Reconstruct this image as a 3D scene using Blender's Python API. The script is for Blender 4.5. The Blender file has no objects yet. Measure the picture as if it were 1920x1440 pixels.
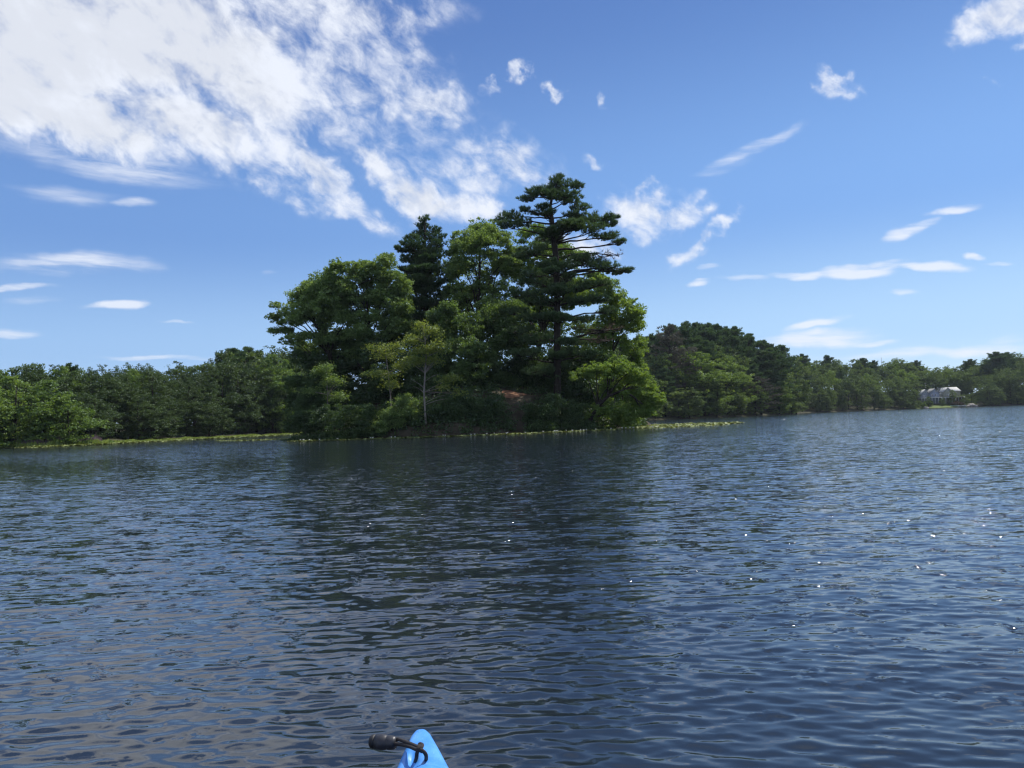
import bpy, math, random
import numpy as np
from mathutils import Matrix, Vector
R = math.radians
sc = bpy.context.scene
COL = sc.collection

# ------------------------------------------------------------------ camera
F0 = 1478.0                      # focal length in pixels of a 1920-wide frame
PITCH, ROLL, CAMH = R(2.7), R(2.06), 1.0
fw = Vector((0, math.cos(PITCH), math.sin(PITCH)))
u0 = Vector((0, -math.sin(PITCH), math.cos(PITCH)))
r0 = Vector((1, 0, 0))
rt = math.cos(ROLL) * r0 - math.sin(ROLL) * u0
up = math.sin(ROLL) * r0 + math.cos(ROLL) * u0
cam_d = bpy.data.cameras.new('camera'); cam = bpy.data.objects.new('camera', cam_d); COL.objects.link(cam)
cam_d.sensor_width = 36.0; cam_d.lens = 36.0 * F0 / 1920.0
cam_d.clip_start = 0.05; cam_d.clip_end = 5000
m = Matrix((( rt.x, up.x, -fw.x, 0), (rt.y, up.y, -fw.y, 0), (rt.z, up.z, -fw.z, CAMH), (0, 0, 0, 1)))
cam.matrix_world = m
sc.camera = cam

def ray(px, py):
    d = fw * F0 + rt * (px - 960.0) + up * (720.0 - py)
    return d.normalized()
def W(px, py, Y):                # the point at ground depth Y seen at px,py
    d = ray(px, py); t = Y / d.y
    return Vector((d.x * t, Y, CAMH + d.z * t))
def az_of(px):                   # azimuth (from +Y towards +X) of the horizon under px
    hy = 789.9 - (px - 960) * math.tan(ROLL)
    d = ray(px, hy); return math.atan2(d.x, d.y)
def azel(px, py):
    d = ray(px, py); return math.atan2(d.x, d.y), math.asin(d.z)
def PX(Y): return Y / F0         # metres per pixel at depth Y

# ------------------------------------------------------------------ sun, sky
SUN_AZ, SUN_EL = R(49), R(51)
sd = bpy.data.lights.new('sun', 'SUN'); sun = bpy.data.objects.new('sun', sd); COL.objects.link(sun)
sd.energy = 5.0; sd.angle = R(0.53); sd.color = (1.0, 0.955, 0.88)
sv = Vector((math.sin(SUN_AZ) * math.cos(SUN_EL), math.cos(SUN_AZ) * math.cos(SUN_EL), math.sin(SUN_EL)))
sun.rotation_euler = sv.to_track_quat('Z', 'Y').to_euler()
sun.location = sv * 60

world = bpy.data.worlds.new('World'); sc.world = world; world.use_nodes = True
nt = world.node_tree; nt.nodes.clear(); L = nt.links
def N(t, **k):
    n = nt.nodes.new(t)
    for a, b in k.items(): setattr(n, a, b)
    return n
def lk(a, b): L.new(a, b)
def val(sock, v):
    if hasattr(v, 'is_output') or isinstance(v, bpy.types.NodeSocket): lk(v, sock)
    else: sock.default_value = v
def M(op, a, b=None, c=None, clamp=False):
    n = N('ShaderNodeMath', operation=op, use_clamp=clamp); val(n.inputs[0], a)
    if b is not None: val(n.inputs[1], b)
    if c is not None: val(n.inputs[2], c)
    return n.outputs[0]
out = N('ShaderNodeOutputWorld'); bg = N('ShaderNodeBackground')
sky = N('ShaderNodeTexSky', sky_type='NISHITA')
sky.sun_disc = False; sky.sun_elevation = SUN_EL; sky.sun_rotation = SUN_AZ
sky.air_density = 1.0; sky.dust_density = 0.6; sky.ozone_density = 2.2; sky.altitude = 0
bg.inputs['Strength'].default_value = 0.125
tc = N('ShaderNodeTexCoord'); sep = N('ShaderNodeSeparateXYZ'); lk(tc.outputs['Generated'], sep.inputs[0])
dx, dy, dz = sep.outputs
AZ = M('ARCTAN2', dx, dy); EL = M('ARCSINE', dz)
cmb = N('ShaderNodeCombineXYZ'); lk(AZ, cmb.inputs[0]); lk(EL, cmb.inputs[1]); UV = cmb.outputs[0]
# warp a little so that no outline is a clean ellipse
wn = N('ShaderNodeTexNoise'); wn.inputs['Scale'].default_value = 9; wn.inputs['Detail'].default_value = 3; lk(UV, wn.inputs['Vector'])
wsub = N('ShaderNodeVectorMath', operation='SUBTRACT'); lk(wn.outputs['Color'], wsub.inputs[0]); wsub.inputs[1].default_value = (.5, .5, .5)
wsc = N('ShaderNodeVectorMath', operation='MULTIPLY'); lk(wsub.outputs[0], wsc.inputs[0]); wsc.inputs[1].default_value = (.10, .06, 0)
wad = N('ShaderNodeVectorMath', operation='ADD'); lk(UV, wad.inputs[0]); lk(wsc.outputs[0], wad.inputs[1])
wn2 = N('ShaderNodeTexNoise'); wn2.inputs['Scale'].default_value = 45; wn2.inputs['Detail'].default_value = 4; lk(UV, wn2.inputs['Vector'])
ws2 = N('ShaderNodeVectorMath', operation='SUBTRACT'); lk(wn2.outputs['Color'], ws2.inputs[0]); ws2.inputs[1].default_value = (.5, .5, .5)
wm2 = N('ShaderNodeVectorMath', operation='MULTIPLY'); lk(ws2.outputs[0], wm2.inputs[0]); wm2.inputs[1].default_value = (.05, .03, 0)
wa2 = N('ShaderNodeVectorMath', operation='ADD'); lk(wad.outputs[0], wa2.inputs[0]); lk(wm2.outputs[0], wa2.inputs[1]); UVW = wa2.outputs[0]
def ellipse(px, py, a, b, rot, s, soft=1.0, src=None):
    """cloud bank: centre, half axes and rotation (degrees, clockwise) as seen from the boat, turned into sky azimuth/elevation"""
    c = azel(px, py); k = 1.0
    e = azel(px + 20 * math.cos(R(rot)), py + 20 * math.sin(R(rot)))
    ang = math.atan2(e[1] - c[1], e[0] - c[0]); k = math.hypot(e[1] - c[1], e[0] - c[0]) / 20
    mp = N('ShaderNodeMapping', vector_type='TEXTURE'); lk(src or UVW, mp.inputs['Vector'])
    mp.inputs['Location'].default_value = (c[0], c[1], 0)
    mp.inputs['Rotation'].default_value = (0, 0, ang)
    mp.inputs['Scale'].default_value = (a * k * 1.5, b * k * 1.5, 1)
    ln = N('ShaderNodeVectorMath', operation='LENGTH'); lk(mp.outputs[0], ln.inputs[0])
    mr = N('ShaderNodeMapRange', interpolation_type='SMOOTHSTEP'); lk(ln.outputs['Value'], mr.inputs['Value'])
    mr.inputs['From Min'].default_value = 1.0; mr.inputs['From Max'].default_value = 0.15 if soft else .4
    mr.inputs['To Min'].default_value = 0; mr.inputs['To Max'].default_value = s
    return mr.outputs['Result']
def union(lst):
    """strongest of all the banks; each batch reads its position through the batch before (a 1e-6 offset), which only keeps the shader's working memory small"""
    acc = None; src = UVW
    for i in range(0, len(lst), 18):
        part = None
        for e in lst[i:i + 18]:
            v = ellipse(*e, src=src); part = v if part is None else M('MAXIMUM', part, v)
        acc = part if acc is None else M('MAXIMUM', acc, part)
        sc1 = N('ShaderNodeVectorMath', operation='SCALE'); sc1.inputs[0].default_value = (1, 0, 0); lk(M('MULTIPLY', acc, 1e-6), sc1.inputs['Scale'])
        ad1 = N('ShaderNodeVectorMath', operation='ADD'); lk(src, ad1.inputs[0]); lk(sc1.outputs[0], ad1.inputs[1]); src = ad1.outputs[0]
    union.src = src
    return acc
# puffy, bright banks
puff = union([
 (60, 60, 360, 160, 10, 1.45), (300, 60, 330, 130, 14, 1.38), (450, 130, 190, 120, 40, 1.2), (130, 190, 270, 90, 22, 1.32), (360, 235, 210, 66, 27, 1.15),
 (0, 150, 160, 115, 10, 1.4), (480, 235, 150, 60, 40, .9), (590, 310, 110, 42, 46, 1.05), (600, 15, 250, 50, 4, .85), (640, 385, 110, 28, 22, .8),
 (690, 410, 70, 16, 10, .72), (690, 150, 200, 75, 28, .72), (800, 180, 95, 36, 12, .88), (725, 310, 85, 32, 45, 1.0), (800, 370, 90, 36, 30, 1.15), (860, 395, 60, 26, 10, 1.0), (770, 40, 90, 22, -14, .5), (650, 150, 280, 130, 25, .5), (780, 290, 190, 80, 28, .45), (900, 320, 130, 60, 10, .45), (640, 90, 200, 90, 25, .66), (740, 110, 120, 60, 20, .6), (560, 330, 110, 40, 35, .7), (420, 290, 130, 40, 24, .85), (860, 300, 90, 40, 20, .55), (700, 240, 120, 40, 30, .6), (610, 370, 100, 30, 28, .6), (900, 400, 60, 24, 10, .8),
 (965, 300, 90, 48, 25, .82), (905, 350, 70, 34, -10, .75), (620, 210, 120, 50, 32, .75),
 (1205, 388, 60, 50, 10, .98), (1265, 392, 62, 26, 6, .85), (1212, 335, 26, 14, -40, .8), (1205, 440, 24, 14, 10, .6), (1325, 445, 66, 20, -42, .82), (1300, 468, 36, 12, 0, .75), (1365, 408, 30, 14, -10, .6),
 (1860, 50, 100, 40, -24, 1.0), (1905, 15, 70, 50, 0, 1.05), (1900, 85, 40, 20, 0, .7), (1580, 160, 36, 20, 12, .85),
 (978, 143, 19, 14, -40, .78), (1030, 180, 20, 14, 35, .85), (928, 172, 16, 11, -10, .62), (1130, 178, 14, 16, -60, .55), (1115, 293, 32, 13, 20, .58), (1848, 165, 16, 9, 0, .5), (870, 258, 60, 20, -8, .5), (1050, 470, 60, 28, 0, .9), (1105, 462, 60, 20, 0, .8),
])
# thin, streaky cloud: the smooth warp only
sc2 = N('ShaderNodeVectorMath', operation='SUBTRACT'); lk(union.src, sc2.inputs[0]); lk(UVW, sc2.inputs[1])
wm3 = N('ShaderNodeVectorMath', operation='MULTIPLY_ADD'); lk(ws2.outputs[0], wm3.inputs[0]); wm3.inputs[1].default_value = (.02, .006, 0); lk(UV, wm3.inputs[2])
wm4 = N('ShaderNodeVectorMath', operation='MULTIPLY_ADD'); lk(wsub.outputs[0], wm4.inputs[0]); wm4.inputs[1].default_value = (.05, .03, 0); lk(wm3.outputs[0], wm4.inputs[2])
sc3 = N('ShaderNodeVectorMath', operation='ADD'); lk(wm4.outputs[0], sc3.inputs[0]); lk(sc2.outputs[0], sc3.inputs[1])
UVW = sc3.outputs[0]
thin = union([
 (150, 494, 145, 26, 2, .66), (20, 535, 90, 9, 0, .7), (212, 572, 56, 10, -3, .78), (190, 300, 230, 42, 14, .5), (120, 360, 140, 24, 8, .3), (255, 380, 40, 12, 0, .42), (15, 622, 70, 14, 0, .55),
 (60, 560, 80, 12, 0, .3), (300, 668, 130, 7, -1, .5), (515, 514, 22, 6, 0, .3), (1500, 520, 70, 9, 2, .78), (1600, 515, 70, 15, -4, .9), (1660, 500, 60, 12, -14, .8), (1740, 498, 70, 12, 4, .92), (1400, 522, 50, 8, 0, .5),
 (1706, 425, 52, 14, -26, .82), (1785, 384, 52, 10, -4, .62), (1815, 480, 28, 9, 4, .85), (1870, 496, 40, 5, 0, .5), (1322, 531, 26, 8, -4, .72), (1338, 502, 26, 7, 0, .45),
 (1545, 636, 120, 18, -2, .72), (1530, 610, 62, 10, -10, .66), (1690, 548, 34, 8, 0, .4), (1640, 645, 60, 7, 0, .5), (1840, 660, 130, 14, -4, .52), (1650, 668, 200, 12, -2, .4), (1900, 640, 60, 12, -8, .4),
 (1400, 285, 130, 14, -27, .40), (1340, 322, 80, 14, -14, .28), (1478, 243, 42, 8, -32, .34), (330, 600, 40, 4, 0, .3),
])
# cloud-layer coordinates: perspective of a flat layer overhead
zz = M('ADD', M('MAXIMUM', dz, 0.0), 0.16)
cp = N('ShaderNodeCombineXYZ'); lk(M('DIVIDE', dx, zz), cp.inputs[0]); lk(M('DIVIDE', dy, zz), cp.inputs[1])
def noise(vec, scale, detail, rough, rot=0, sx=1, sy=1, dist=0.0):
    m0 = N('ShaderNodeMapping'); lk(vec, m0.inputs['Vector']); m0.inputs['Rotation'].default_value = (0, 0, R(rot))
    mp = N('ShaderNodeMapping'); lk(m0.outputs[0], mp.inputs['Vector']); mp.inputs['Scale'].default_value = (sx, sy, 1)
    n = N('ShaderNodeTexNoise'); lk(mp.outputs[0], n.inputs['Vector']); n.inputs['Scale'].default_value = scale
    n.inputs['Detail'].default_value = detail; n.inputs['Roughness'].default_value = rough; n.inputs['Distortion'].default_value = dist
    return n.outputs['Fac']
# image-like coordinates rotated along the streets of cloud
n1 = noise(UV, 13, 10, .62, 32, .75, 1.25, .3)
n2 = noise(UV, 34, 9, .62, 32, .8, 1.2, .35)
n3 = noise(cp.outputs[0], 2.6, 7, .6, 0, .5, 1.4)
nn = M('ADD', M('MULTIPLY', M('SUBTRACT', n1, .5), 3.3), M('MULTIPLY', M('SUBTRACT', n2, .5), 2.5))
pd = M('ADD', puff, M('MULTIPLY', nn, M('MINIMUM', M('MULTIPLY', puff, 1.6), 0.8)))
pa = N('ShaderNodeMapRange', interpolation_type='SMOOTHSTEP'); lk(pd, pa.inputs['Value']); pa.inputs['From Min'].default_value = .06; pa.inputs['From Max'].default_value = 1.34
n4 = noise(UV, 10, 8, .6, 2, .7, 5.5, .2)
td = M('MULTIPLY', thin, M('ADD', .62, M('MULTIPLY', M('SUBTRACT', n4, .38), 4.0)))
ta = N('ShaderNodeMapRange', interpolation_type='SMOOTHSTEP'); lk(td, ta.inputs['Value']); ta.inputs['From Min'].default_value = .1; ta.inputs['From Max'].default_value = .95; ta.inputs['To Max'].default_value = .85
# light cover far to the sides and behind, out of the photograph
side = N('ShaderNodeMapRange', interpolation_type='SMOOTHSTEP'); lk(M('ABSOLUTE', AZ), side.inputs['Value']); side.inputs['From Min'].default_value = .8; side.inputs['From Max'].default_value = 1.3
over = N('ShaderNodeMapRange', interpolation_type='SMOOTHSTEP'); lk(EL, over.inputs['Value']); over.inputs['From Min'].default_value = .56; over.inputs['From Max'].default_value = .75
lf = N('ShaderNodeMapRange', interpolation_type='SMOOTHSTEP'); lk(AZ, lf.inputs['Value']); lf.inputs['From Min'].default_value = .1; lf.inputs['From Max'].default_value = -.3
amb = N('ShaderNodeMapRange', interpolation_type='SMOOTHSTEP'); lk(n3, amb.inputs['Value']); amb.inputs['From Min'].default_value = .40; amb.inputs['From Max'].default_value = .62
extra = M('MULTIPLY', amb.outputs[0], M('MULTIPLY', .92, M('MAXIMUM', side.outputs[0], M('MULTIPLY', over.outputs[0], M('ADD', .3, M('MULTIPLY', lf.outputs[0], .7))))))
alpha = M('MAXIMUM', M('MAXIMUM', pa.outputs[0], ta.outputs[0]), extra)
alpha = M('MULTIPLY', alpha, .97)
# sky colour, a touch more saturated (phone camera rendering of the blue)
def grad(stops):
    r = N('ShaderNodeValToRGB'); lk(M('DIVIDE', EL, 1.5708), r.inputs[0]); r.color_ramp.interpolation = 'B_SPLINE' if False else 'EASE'
    e = r.color_ramp.elements
    while len(e) < len(stops): e.new(.5)
    for k, (p, c) in enumerate(stops): e[k].position = p; e[k].color = c + (1,)
    return r.outputs[0]
gl = grad([(0, (.45, .61, .82)), (.06, (.27, .45, .74)), (.15, (.135, .275, .59)), (.32, (.072, .155, .41)), (.9, (.045, .11, .33))])
gr = grad([(0, (.53, .71, .88)), (.06, (.37, .58, .85)), (.16, (.178, .365, .74)), (.34, (.080, .192, .50)), (.9, (.05, .12, .35))])
ga = N('ShaderNodeMapRange', interpolation_type='SMOOTHSTEP'); lk(AZ, ga.inputs['Value']); ga.inputs['From Min'].default_value = -.7; ga.inputs['From Max'].default_value = .8
gm = N('ShaderNodeMix', data_type='RGBA'); lk(ga.outputs[0], gm.inputs[0]); lk(gl, gm.inputs[6]); lk(gr, gm.inputs[7])
gsc = N('ShaderNodeVectorMath', operation='SCALE'); lk(gm.outputs[2], gsc.inputs[0]); gsc.inputs['Scale'].default_value = 1 / .125
hsm = N('ShaderNodeMix', data_type='RGBA'); hsm.inputs[0].default_value = .92; lk(sky.outputs[0], hsm.inputs[6]); lk(gsc.outputs[0], hsm.inputs[7])
cg = N('ShaderNodeMix', data_type='RGBA')                    # thick parts a little greyer
thick = N('ShaderNodeMapRange', interpolation_type='SMOOTHSTEP'); lk(M('ADD', puff, M('ADD', M('MULTIPLY', M('SUBTRACT', n1, .5), -2.6), M('MULTIPLY', M('SUBTRACT', n2, .5), -1.2))), thick.inputs['Value']); thick.inputs['From Min'].default_value = .6; thick.inputs['From Max'].default_value = 1.35
lk(thick.outputs[0], cg.inputs[0]); cg.inputs[6].default_value = (5.9, 6.2, 6.85, 1); cg.inputs[7].default_value = (5.15, 5.4, 5.95, 1)
mx = N('ShaderNodeMix', data_type='RGBA'); lk(alpha, mx.inputs[0]); lk(hsm.outputs[2], mx.inputs[6]); lk(cg.outputs[2], mx.inputs[7])
lk(mx.outputs[2], bg.inputs['Color']); lk(bg.outputs[0], out.inputs['Surface'])
world.cycles.sampling_method = 'MANUAL'; world.cycles.sample_map_resolution = 512

sc.view_settings.view_transform = 'Standard'; sc.view_settings.look = 'None'
sc.view_settings.exposure = 0.26; sc.view_settings.gamma = 1.0
try: sc.view_settings.use_curve_mapping = False
except Exception: pass
sc.render.engine = 'CYCLES'
sc.cycles.max_bounces = 6; sc.cycles.diffuse_bounces = 2; sc.cycles.glossy_bounces = 3; sc.cycles.transmission_bounces = 4
sc.cycles.transparent_max_bounces = 6; sc.cycles.volume_bounces = 0
sc.cycles.use_denoising = True
try: sc.cycles.denoiser = 'OPENIMAGEDENOISE'
except Exception: pass
sc.cycles.sample_clamp_indirect = 4.0
sc.cycles.caustics_reflective = False; sc.cycles.caustics_refractive = False
sc.cycles.filter_width = 1.3
sc.render.film_transparent = False

# ------------------------------------------------------------------ helpers
def tag(o, label=None, cat=None, group=None, kind=None):
    if label: o['label'] = label
    if cat: o['category'] = cat
    if group: o['group'] = group
    if kind: o['kind'] = kind
    return o
def empty(name, loc, rz=0.0):
    o = bpy.data.objects.new(name, None); o.empty_display_size = .3; COL.objects.link(o)
    o.location = loc; o.rotation_euler = (0, 0, rz); return o
def mesh_np(name, V, F, mat=None, parent=None, smooth=False, attrs=None):
    """V (n,3) array; F list of arrays of faces, each (k, 3 or 4)"""
    V = np.asarray(V, dtype=np.float32)
    if isinstance(F, np.ndarray) or not isinstance(F[0], np.ndarray): F = [F]
    F = [np.asarray(f, dtype=np.int32) for f in F if len(f)]
    me = bpy.data.meshes.new(name)
    me.vertices.add(len(V)); me.vertices.foreach_set('co', V.ravel())
    nl = sum(f.size for f in F); nf = sum(len(f) for f in F)
    me.loops.add(nl); me.polygons.add(nf)
    me.loops.foreach_set('vertex_index', np.concatenate([f.ravel() for f in F]))
    tot = np.concatenate([np.full(len(f), f.shape[1], dtype=np.int32) for f in F])
    st = np.concatenate([[0], np.cumsum(tot)[:-1]]).astype(np.int32)
    me.polygons.foreach_set('loop_start', st); me.polygons.foreach_set('loop_total', tot)
    if smooth: me.polygons.foreach_set('use_smooth', np.ones(nf, dtype=bool))
    for k, a in (attrs or {}).items():
        at = me.attributes.new(k, 'FLOAT', 'POINT'); at.data.foreach_set('value', np.asarray(a, dtype=np.float32))
    me.update(calc_edges=True)
    if mat: me.materials.append(mat)
    o = bpy.data.objects.new(name, me); COL.objects.link(o)
    if parent: o.parent = parent
    return o
class MB:
    """collects boxes, tubes, prisms into one mesh"""
    def __init__(s): s.v = []; s.q = []; s.t = []; s.n = 0
    def add(s, V, Q=(), T=()):
        b = s.n; s.v.append(np.asarray(V, dtype=float)); s.n += len(V)
        if len(Q): s.q.append(np.asarray(Q) + b)
        if len(T): s.t.append(np.asarray(T) + b)
    def box(s, c, d, rz=0.0):
        x, y, z = np.array(d) / 2.0
        V = np.array([(-x,-y,-z),(x,-y,-z),(x,y,-z),(-x,y,-z),(-x,-y,z),(x,-y,z),(x,y,z),(-x,y,z)])
        ca, sa = math.cos(rz), math.sin(rz)
        V = np.stack([V[:,0]*ca - V[:,1]*sa, V[:,0]*sa + V[:,1]*ca, V[:,2]], 1) + np.array(c)
        s.add(V, [(0,3,2,1),(4,5,6,7),(0,1,5,4),(1,2,6,5),(2,3,7,6),(3,0,4,7)])
    def tube(s, P, rad, k=6, cap=True):
        P = np.asarray(P, dtype=float); n = len(P); rad = np.broadcast_to(np.asarray(rad, dtype=float), (n,))
        T = np.gradient(P, axis=0) if n > 2 else np.repeat([P[-1] - P[0]], n, 0)
        T /= np.linalg.norm(T, axis=1)[:, None] + 1e-9
        ref = np.array([0., 1., 0.]) if abs(T[:, 1]).mean() < .8 else np.array([1., 0., 0.])
        A = np.cross(T, ref); A /= np.linalg.norm(A, axis=1)[:, None] + 1e-9; B = np.cross(T, A)
        th = np.arange(k) * 2 * math.pi / k
        V = P[:, None] + rad[:, None, None] * (A[:, None] * np.cos(th)[None, :, None] + B[:, None] * np.sin(th)[None, :, None])
        Q = [(i*k + j, i*k + (j+1) % k, (i+1)*k + (j+1) % k, (i+1)*k + j) for i in range(n-1) for j in range(k)]
        V = V.reshape(-1, 3); T3 = []
        if cap:
            V = np.vstack([V, P[0], P[-1]]); a, b = n*k, n*k + 1
            T3 = [(a, (j+1) % k, j) for j in range(k)] + [(b, (n-1)*k + j, (n-1)*k + (j+1) % k) for j in range(k)]
        s.add(V, Q, T3)
    def build(s, name, mat, parent=None, smooth=False):
        F = []
        if s.q: F.append(np.vstack(s.q))
        if s.t: F.append(np.vstack(s.t))
        return mesh_np(name, np.vstack(s.v), F, mat, parent, smooth)
def unit(rng, n):
    v = rng.normal(size=(n, 3)); return v / np.linalg.norm(v, axis=1)[:, None]

# ------------------------------------------------------------------ materials
def nodes_of(name):
    m = bpy.data.materials.new(name); m.use_nodes = True; t = m.node_tree
    for n in list(t.nodes): t.nodes.remove(n)
    return m, t
def simple(name, c, rough=.7, spec=.3, var=.25, scale=4.0, bump=0.0, metallic=0.0):
    m, t = nodes_of(name); l = t.links
    o = t.nodes.new('ShaderNodeOutputMaterial'); b = t.nodes.new('ShaderNodeBsdfPrincipled'); l.new(b.outputs[0], o.inputs[0])
    tcn = t.nodes.new('ShaderNodeTexCoord'); n = t.nodes.new('ShaderNodeTexNoise'); l.new(tcn.outputs['Object'], n.inputs['Vector'])
    n.inputs['Scale'].default_value = scale; n.inputs['Detail'].default_value = 6
    r = t.nodes.new('ShaderNodeValToRGB'); l.new(n.outputs['Fac'], r.inputs[0])
    r.color_ramp.elements[0].position = .3; r.color_ramp.elements[1].position = .7
    r.color_ramp.elements[0].color = tuple(x * (1 - var) for x in c) + (1,); r.color_ramp.elements[1].color = tuple(min(1, x * (1 + var)) for x in c) + (1,)
    l.new(r.outputs[0], b.inputs['Base Color']); b.inputs['Roughness'].default_value = rough; b.inputs['Specular IOR Level'].default_value = spec; b.inputs['Metallic'].default_value = metallic
    if bump:
        bp = t.nodes.new('ShaderNodeBump'); bp.inputs['Strength'].default_value = bump; bp.inputs['Distance'].default_value = .02; l.new(n.outputs['Fac'], bp.inputs['Height']); l.new(bp.outputs[0], b.inputs['Normal'])
    return m
def leafmat(name, ca, cb, trans=.42, tcol=(1.35, 1.25, .55), gloss=.03):
    """leaves: colour runs between ca and cb with each leaf's own tint; light passes through them"""
    m, t = nodes_of(name); l = t.links
    o = t.nodes.new('ShaderNodeOutputMaterial')
    at = t.nodes.new('ShaderNodeAttribute'); at.attribute_name = 'tint'
    oi = t.nodes.new('ShaderNodeObjectInfo')
    ad = t.nodes.new('ShaderNodeMath'); ad.operation = 'MULTIPLY_ADD'; l.new(oi.outputs['Random'], ad.inputs[0]); ad.inputs[1].default_value = .36; l.new(at.outputs['Fac'], ad.inputs[2])
    sb = t.nodes.new('ShaderNodeMath'); sb.operation = 'SUBTRACT'; sb.use_clamp = True; l.new(ad.outputs[0], sb.inputs[0]); sb.inputs[1].default_value = .18
    mx = t.nodes.new('ShaderNodeMix'); mx.data_type = 'RGBA'; l.new(sb.outputs[0], mx.inputs[0]); mx.inputs[6].default_value = ca + (1,); mx.inputs[7].default_value = cb + (1,)
    d = t.nodes.new('ShaderNodeBsdfDiffuse'); l.new(mx.outputs[2], d.inputs[0])
    tm = t.nodes.new('ShaderNodeMix'); tm.data_type = 'RGBA'; tm.blend_type = 'MULTIPLY'; tm.inputs[0].default_value = 1; l.new(mx.outputs[2], tm.inputs[6]); tm.inputs[7].default_value = tcol + (1,)
    tr = t.nodes.new('ShaderNodeBsdfTranslucent'); l.new(tm.outputs[2], tr.inputs[0])
    a = t.nodes.new('ShaderNodeMixShader'); a.inputs[0].default_value = trans; l.new(d.outputs[0], a.inputs[1]); l.new(tr.outputs[0], a.inputs[2])
    g = t.nodes.new('ShaderNodeBsdfGlossy'); g.inputs['Roughness'].default_value = .6; g.inputs[0].default_value = (.9, .95, 1, 1)
    b = t.nodes.new('ShaderNodeMixShader'); b.inputs[0].default_value = gloss; l.new(a.outputs[0], b.inputs[1]); l.new(g.outputs[0], b.inputs[2])
    l.new(b.outputs[0], o.inputs[0]); return m
MAT = dict(
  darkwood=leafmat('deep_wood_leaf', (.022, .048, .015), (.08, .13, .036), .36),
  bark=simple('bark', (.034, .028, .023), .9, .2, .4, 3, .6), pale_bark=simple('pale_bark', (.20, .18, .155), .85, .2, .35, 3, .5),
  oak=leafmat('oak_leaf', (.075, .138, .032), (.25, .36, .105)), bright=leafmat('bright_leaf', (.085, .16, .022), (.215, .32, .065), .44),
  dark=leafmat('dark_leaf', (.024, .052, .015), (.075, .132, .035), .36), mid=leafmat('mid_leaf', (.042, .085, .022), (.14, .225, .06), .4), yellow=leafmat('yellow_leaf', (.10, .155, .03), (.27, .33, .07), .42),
  pine=leafmat('pine_needle', (.032, .068, .026), (.095, .155, .055), .28, (1.2, 1.2, .7)), deadpine=leafmat('dry_needle', (.07, .05, .03), (.17, .12, .075), .2, (1.1, 1, .8)),
  farleaf=leafmat('wood_leaf', (.036, .070, .019), (.135, .205, .052), .4), farbright=leafmat('wood_leaf_light', (.06, .12, .024), (.18, .27, .06), .42),
  grey=leafmat('grey_twig', (.07, .068, .045), (.14, .13, .09), .15, (1, 1, 1)),
  soil=simple('forest_floor', (.05, .042, .028), .95, .1, .5, .8, .5), needles=simple('needle_litter', (.19, .10, .058), .95, .1, .45, 3, .5),
)

# ------------------------------------------------------------------ shape of the lake
SH = [(-1400, 130), (-400, 112), (0, 116), (120, 116), (250, 120), (400, 138), (545, 158), (800, 172), (1000, 188), (1210, 186), (1300, 202), (1400, 226), (1480, 252), (1494, 262), (1502, 335), (1560, 352), (1700, 398), (1830, 418), (1920, 436), (2300, 400), (3000, 260)]
SHA = np.array([az_of(p) for p, r in SH]); SHR = np.array([r for p, r in SH], dtype=float)
def shoreR(az):
    az = np.asarray(az, dtype=float); r = np.interp(az, SHA, SHR, left=130, right=240)
    back = np.clip((np.abs(az) - 1.2) / 1.2, 0, 1); r = r * (1 - back) + 150 * back
    return r + 1.6 * np.sin(az * 41) + 1.1 * np.sin(az * 97 + 1)
HL = [(-400, 1.5), (400, 1.8), (560, 4), (1100, 7), (1210, 9.5), (1300, 13), (1360, 13), (1420, 9), (1478, 6.5), (1496, 6), (1520, 10), (1700, 8), (1800, 6), (1920, 9), (2300, 8)]
HLA = np.array([az_of(p) for p, r in HL]); HLH = np.array([h for p, h in HL], dtype=float)
def groundZ(az, r):
    az = np.asarray(az, dtype=float); r = np.asarray(r, dtype=float)
    s = r - shoreR(az); h = np.interp(az, HLA, HLH)
    t = np.clip((s - 4) / 52, 0, 1); t = t * t * (3 - 2 * t)
    z = np.where(s < 0, s * .25, np.minimum(s * .2, .45)) + h * t + .25 * np.sin(az * 130) * np.clip(s / 10, 0, 1)
    return np.maximum(z, -1.6)
# terrain sheet round the whole lake
azs = np.concatenate([np.linspace(-math.pi, R(-42), 60, endpoint=False), np.linspace(R(-42), R(42), 420, endpoint=False), np.linspace(R(42), math.pi, 60)])
ss = np.array([-14, -6, -3, -1, 0, 1, 2.5, 4, 8, 12, 18, 26, 34, 44, 56, 80, 130, 400, 1200, 3200], dtype=float)
AA, SS = np.meshgrid(azs, ss, indexing='ij'); RR = shoreR(AA) + SS; ZZ = groundZ(AA, RR)
V = np.stack([RR * np.sin(AA), RR * np.cos(AA), ZZ], -1).reshape(-1, 3)
na, ns = len(azs), len(ss); I = np.arange(na * ns).reshape(na, ns)
Q = np.stack([I[:-1, :-1], I[:-1, 1:], I[1:, 1:], I[1:, :-1]], -1).reshape(-1, 4)
tag(mesh_np('shore_ground', V, Q, simple('shore_soil', (.05, .05, .028), .95, .1, .5, .3), None, True), kind='structure')
# lake bed, one sheet to the horizon under everything
tag(mesh_np('lake_bed', [(-3500, -3500, -1.7), (3500, -3500, -1.7), (3500, 3500, -1.7), (-3500, 3500, -1.7)], [(0, 1, 2, 3)], MAT['soil']), kind='structure')

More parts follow.
